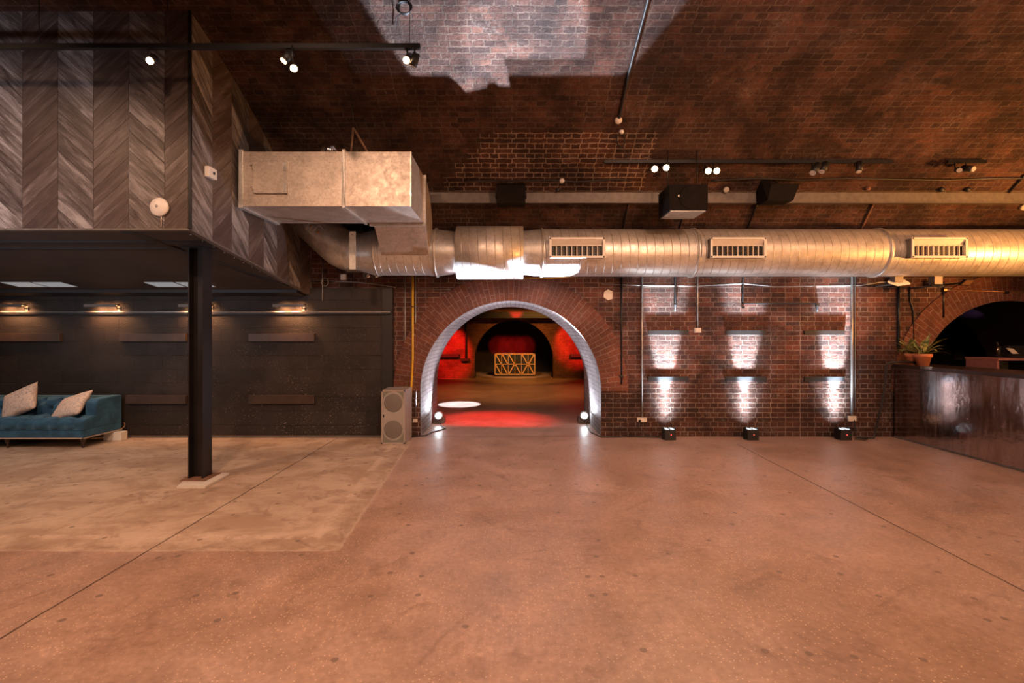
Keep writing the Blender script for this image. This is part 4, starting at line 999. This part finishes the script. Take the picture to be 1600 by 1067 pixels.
# things behind the bar
d=thing('back_counter',(7.4,6.9,0),'red-edged service counter with open shelf behind the bar','counter')
a=at(1538,559,6.9)
box(a.x,6.7,a.z-.03,9.0,7.2,a.z).obj('top',M['redwood'],d,bevel=.003)
for x_ in (a.x+.015,a.x+.62,a.x+1.3): box(x_-.015,6.72,0,x_+.015,7.18,a.z-.03).obj('post',M['redwood'] if x_<a.x+.1 else M['black'],d)
box(a.x,6.74,.75,9.0,7.18,.78).obj('lower_shelf',M['cabinet'],d)
box(a.x+.03,7.15,.3,9.0,7.19,a.z-.03).obj('back_panel',M['cabinet'],d)
tz=a.z
d=thing('cash_register',(7.55,6.95,tz),'dark till with tilted pale screen on the back counter','till')
c=at(1580,548,6.95)
box(c.x-.07,6.85,tz,c.x+.25,7.1,tz+.06).obj('drawer',M['black'],d,bevel=.004)
MB().prism([(c.x-.04,6.88,tz+.05),(c.x+.06,6.88,tz+.04),(c.x+.03,6.95,tz+.13),(c.x-.07,6.95,tz+.14)],(0,.012,0)).obj('screen',M['offwhite'],d)
box(c.x-.02,6.96,tz+.05,c.x+.2,7.05,tz+.17).obj('housing',M['black'],d,bevel=.006)
d=thing('beer_tap',at(1560,560,7.0),'dark beer tap with chrome spout at the left end of the back counter','beer tap')
c=at(1560,559,7.0); c.z=tz
tube([c,c+Vector((0,0,.16))],.03,14).obj('column',M['black'],d)
tube([c+Vector((0,0,.13)),c+Vector((-.07,-.06,.14)),c+Vector((-.08,-.07,.09))],.012,8).obj('spout',M['chrome'],d)
tube([c+Vector((-.02,-.02,.15)),c+Vector((-.05,-.03,.22))],[.008,.014],8).obj('handle',M['black'],d)
tag(box(8.88,8.1,1.505,9.15,8.8,1.53).obj('bottle_shelf',M['black']),'small black shelf on the side of the right arch','shelf')
for k,(px,lab) in enumerate(((1581,'leftmost small amber bottle on the arch shelf'),(1589.5,'middle small amber bottle on the arch shelf'),(1599,'rightmost small amber bottle on the arch shelf'))):
    y=8.98/((px-800)/750); c=(8.98,y,1.53)
    d=thing('bottle',c,lab,'bottle','bottles on the arch shelf')
    MB().lathe(c,[(.001,0),(.03,0),(.032,.01),(.032,.09),(.014,.115),(.013,.14),(.001,.141)],16).obj('glass',M['glassy'],d)
    MB().lathe((c[0],c[1],1.53+.14),[(.015,0),(.015,.014),(.001,.015)],12).obj('cap',M['copper'],d)
c0=at(1498,541,10.5); c1=at(1520,563,10.5)
d=thing('wall_cabinet',(c0.x,10.5,c1.z),'square grey-green cabinet on the dark wall seen through the right arch','cabinet')
box(c0.x,10.5,c1.z,c1.x,10.6,c0.z).obj('body',M['cabinet'],d,bevel=.006)
box(c0.x+.02,10.494,c1.z+.02,c1.x-.02,10.5,c0.z-.02).obj('door',M['greymetal'],d)

# ================================================================= FAR ROOM FITTINGS
for pa,pb,ya,yb,lab in ((684,717,553,558,'black ledge on the red-lit far wall, left'),(720,733,560,564,'short black ledge at the foot of the far-room pipe'),(706,717,510,514,'short black ledge high on the red-lit far wall'),(892,925,553,558,'black ledge on the red-lit far wall, right')):
    a=at(pa,ya,17.3); c=at(pb,yb,17.3); tag(box(a.x,17.28,c.z,c.x,17.399,a.z).obj('far_ledge',M['black']),lab,'ledge','ledges on the far wall')
tag(tube([at(728,495,17.33),at(728,560,17.33)],.03,8).obj('far_pipe',M['black']),'black vertical pipe on the far wall left of the far arch','pipe')
m=MB(); zb_=at(0,497,17.0).z; m.box(-6.4,16.9,zb_,4.9,17.2,zb_+.22); tag(m.obj('far_beam',M['black']),'dark beam crossing above the far arch','beam')
# dj booth
d=thing('slatted_booth',(0.1,18.3,0),'low booth faced with pine slats in zigzag pattern inside the far arch','booth')
B0=at(773.5,553,18.2); B1=at(835.5,585,18.2); bx0_,bx1_,bz0,bz1=B0.x,B1.x,B1.z,B0.z
box(bx0_+.02,18.24,0,bx1_-.02,18.8,bz1-.01).obj('body',M['black'],d)
m=MB(); w=.022
def bar3(a,b,wd=w):
    a=Vector((a[0],18.2,a[1])); b=Vector((b[0],18.2,b[1])); n_=(b-a).normalized().cross(Vector((0,1,0)))*wd/2
    return MB().prism([a-n_,b-n_,b+n_,a+n_],(0,.04,0))
zm_=(bz0+bz1)/2
m=MB()
for q in (bar3((bx0_,bz0),(bx1_,bz0),.035),bar3((bx0_,bz1),(bx1_,bz1),.035),bar3((bx0_,zm_),(bx1_,zm_),.03),bar3((bx0_,bz0),(bx0_,bz1),.035),bar3((bx1_,bz0),(bx1_,bz1),.035)):
    i=len(m.v); m.v+=q.v; m.f+=[[i+k for k in f] for f in q.f]; m.uv+=q.uv; m.sm+=q.sm
m.obj('frame',M['pine'],d)
up=['\\','\\','\\','|','\\','/']; dn=['\\','\\','/','\\','/','\\']
for r_,(za_,zb2,pat) in enumerate(((zm_,bz1,up),(bz0,zm_,dn))):
    for k,ch in enumerate(pat):
        xa_=bx0_+(bx1_-bx0_)*k/6; xb_=bx0_+(bx1_-bx0_)*(k+1)/6
        if k: bar3((xa_,za_),(xa_,zb2),.02).obj('slat',M['pine'],d)
        if ch=='\\': bar3((xa_+.02,zb2),(xb_-.02,za_),.04).obj('slat',M['pine'],d)
        if ch=='/': bar3((xa_+.02,za_),(xb_-.02,zb2),.04).obj('slat',M['pine'],d)
a=at(913,563,9.25)
d=tag(box(1.39,9.2,0,1.47,9.26,1.12).obj('standing_board',M['greymetal']),'narrow dark upright board behind the right foot of the arch','board')

# ================================================================= LIGHTS
ORG=(1.,.56,.345)
# unseen spots added below the vault, outside the frame, to light the floor
for i,(x,y,tx,ty_,pw) in enumerate(((-5.5,2.0,-5.,4.9,400),(-2.2,1.5,-2.2,5.1,520),(.6,1.2,.2,4.0,430),(3.2,1.5,2.6,4.6,360),(6.,1.6,5.2,5.0,300),(0,-.8,0,2.4,230),(3.5,-.8,3.3,2.6,150),(-3.5,-.8,-3.3,2.4,170))):
    spot('floor_fill_spot',(x,y,vz(y)-.25),(tx,ty_,0),pw,ORG,105,.9,.12)
# unseen wash lamps, added to brighten vault, duct, walls and mezzanine
spot('bar_wash',(8.2,4.8,2.2),(4.8,6.3,4.2),1050,(1.,.40,.10),125,1.,.15)
spot('vault_wash',(4.,-1.0,2.0),(4.2,5.2,4.7),620,(1.,.46,.22),100,1.,.2)
spot('vault_wash',(0.3,-1.2,2.0),(.4,5.2,4.6),130,(1.,.5,.28),95,1.,.2)
spot('vault_wash',(-6.5,.5,.8),(-5.8,4.67,2.6),560,(.95,.9,.98),58,1.,.2)
spot('duct_wash',(-.6,1.6,3.9),(-2.2,5.5,3.4),170,(1.,.70,.50),44,1.,.1)
spot('wall_wash',(2.5,1.,4.2),(3.,7.5,2.2),540,(1.,.54,.34),110,1.,.2)
spot('wall_wash',(6.5,2.,4.2),(6.6,7.5,2.),170,(1.,.42,.16),90,1.,.2)
spot('under_mezzanine',(-5.6,5.5,2.35),(-5.8,6.4,0),50,(1.,.80,.64),150,.8,.2)
spot('under_mezzanine',(-8.,5.0,2.3),(-7.4,6.8,.3),34,(.9,.88,.9),110,.8,.2)
# far room
RED=(1.,.02,.015)
spot('red_left',(-2.6,14.8,2.6),(at(700,545,17.4).x,17.4,1.0),2000,RED,36,.6,.05)
spot('red_right',(3.,14.8,2.6),(at(905,535,17.4).x,17.4,1.4),2000,RED,36,.6,.05)
spot('red_floor',(-.3,9.6,3.1),(-.35,8.9,0),1100,RED,48,.9,.05)
spot('red_ceiling',(.15,16.0,2.0),(.15,17.3,2.6),260,RED,34,.8,.05)
for x_ in (-.55,-.18,.18,.55): spot('red_backdrop',(x_*.8,19.1,.95),(x_,20.5,1.08),120,RED,38,.5,.05)
spot('white_circle',(-1.2,11.6,3.8),(-1.2,10.95,0),2800,(.72,.86,1.),14.5,.08,.01)
spot('orange_far',(0,13.2,4.2),(0,13.4,0),460,(1.,.40,.12),78,.8,.1)
spot('orange_far_wall',(1.5,13.,3.6),(0.3,17.4,.7),900,(1.,.40,.08),52,.8,.1)
spot('booth_light',(.1,16.2,2.4),(.1,18.2,.5),220,(1.,.55,.22),50,.5,.05)
spot('violet_store',(8.2,8.5,1.5),(8.3,8.9,2.2),6,(.5,.35,1.),60,.6,.02)
# world: almost black
w=bpy.data.worlds.new('World'); sc.world=w; w.use_nodes=True
bg=w.node_tree.nodes['Background']; bg.inputs[0].default_value=(.6,.35,.25,1); bg.inputs[1].default_value=.004

# ================================================================= CAMERA
cam=bpy.data.cameras.new('camera'); co=bpy.data.objects.new('camera',cam); COL.objects.link(co)
co.location=(0,0,CAMZ); co.rotation_euler=(PI/2,0,0); cam.sensor_width=36; cam.lens=36*F/1600; cam.shift_y=-(533.5-HY)/1600; cam.clip_start=.05
sc.camera=co
sc.view_settings.view_transform='Standard'; sc.view_settings.look='None'; sc.view_settings.gamma=1; sc.view_settings.use_curve_mapping=False
sc.view_settings.exposure=.0
sc.cycles.use_denoising=True; sc.cycles.sample_clamp_indirect=6; sc.cycles.max_bounces=8
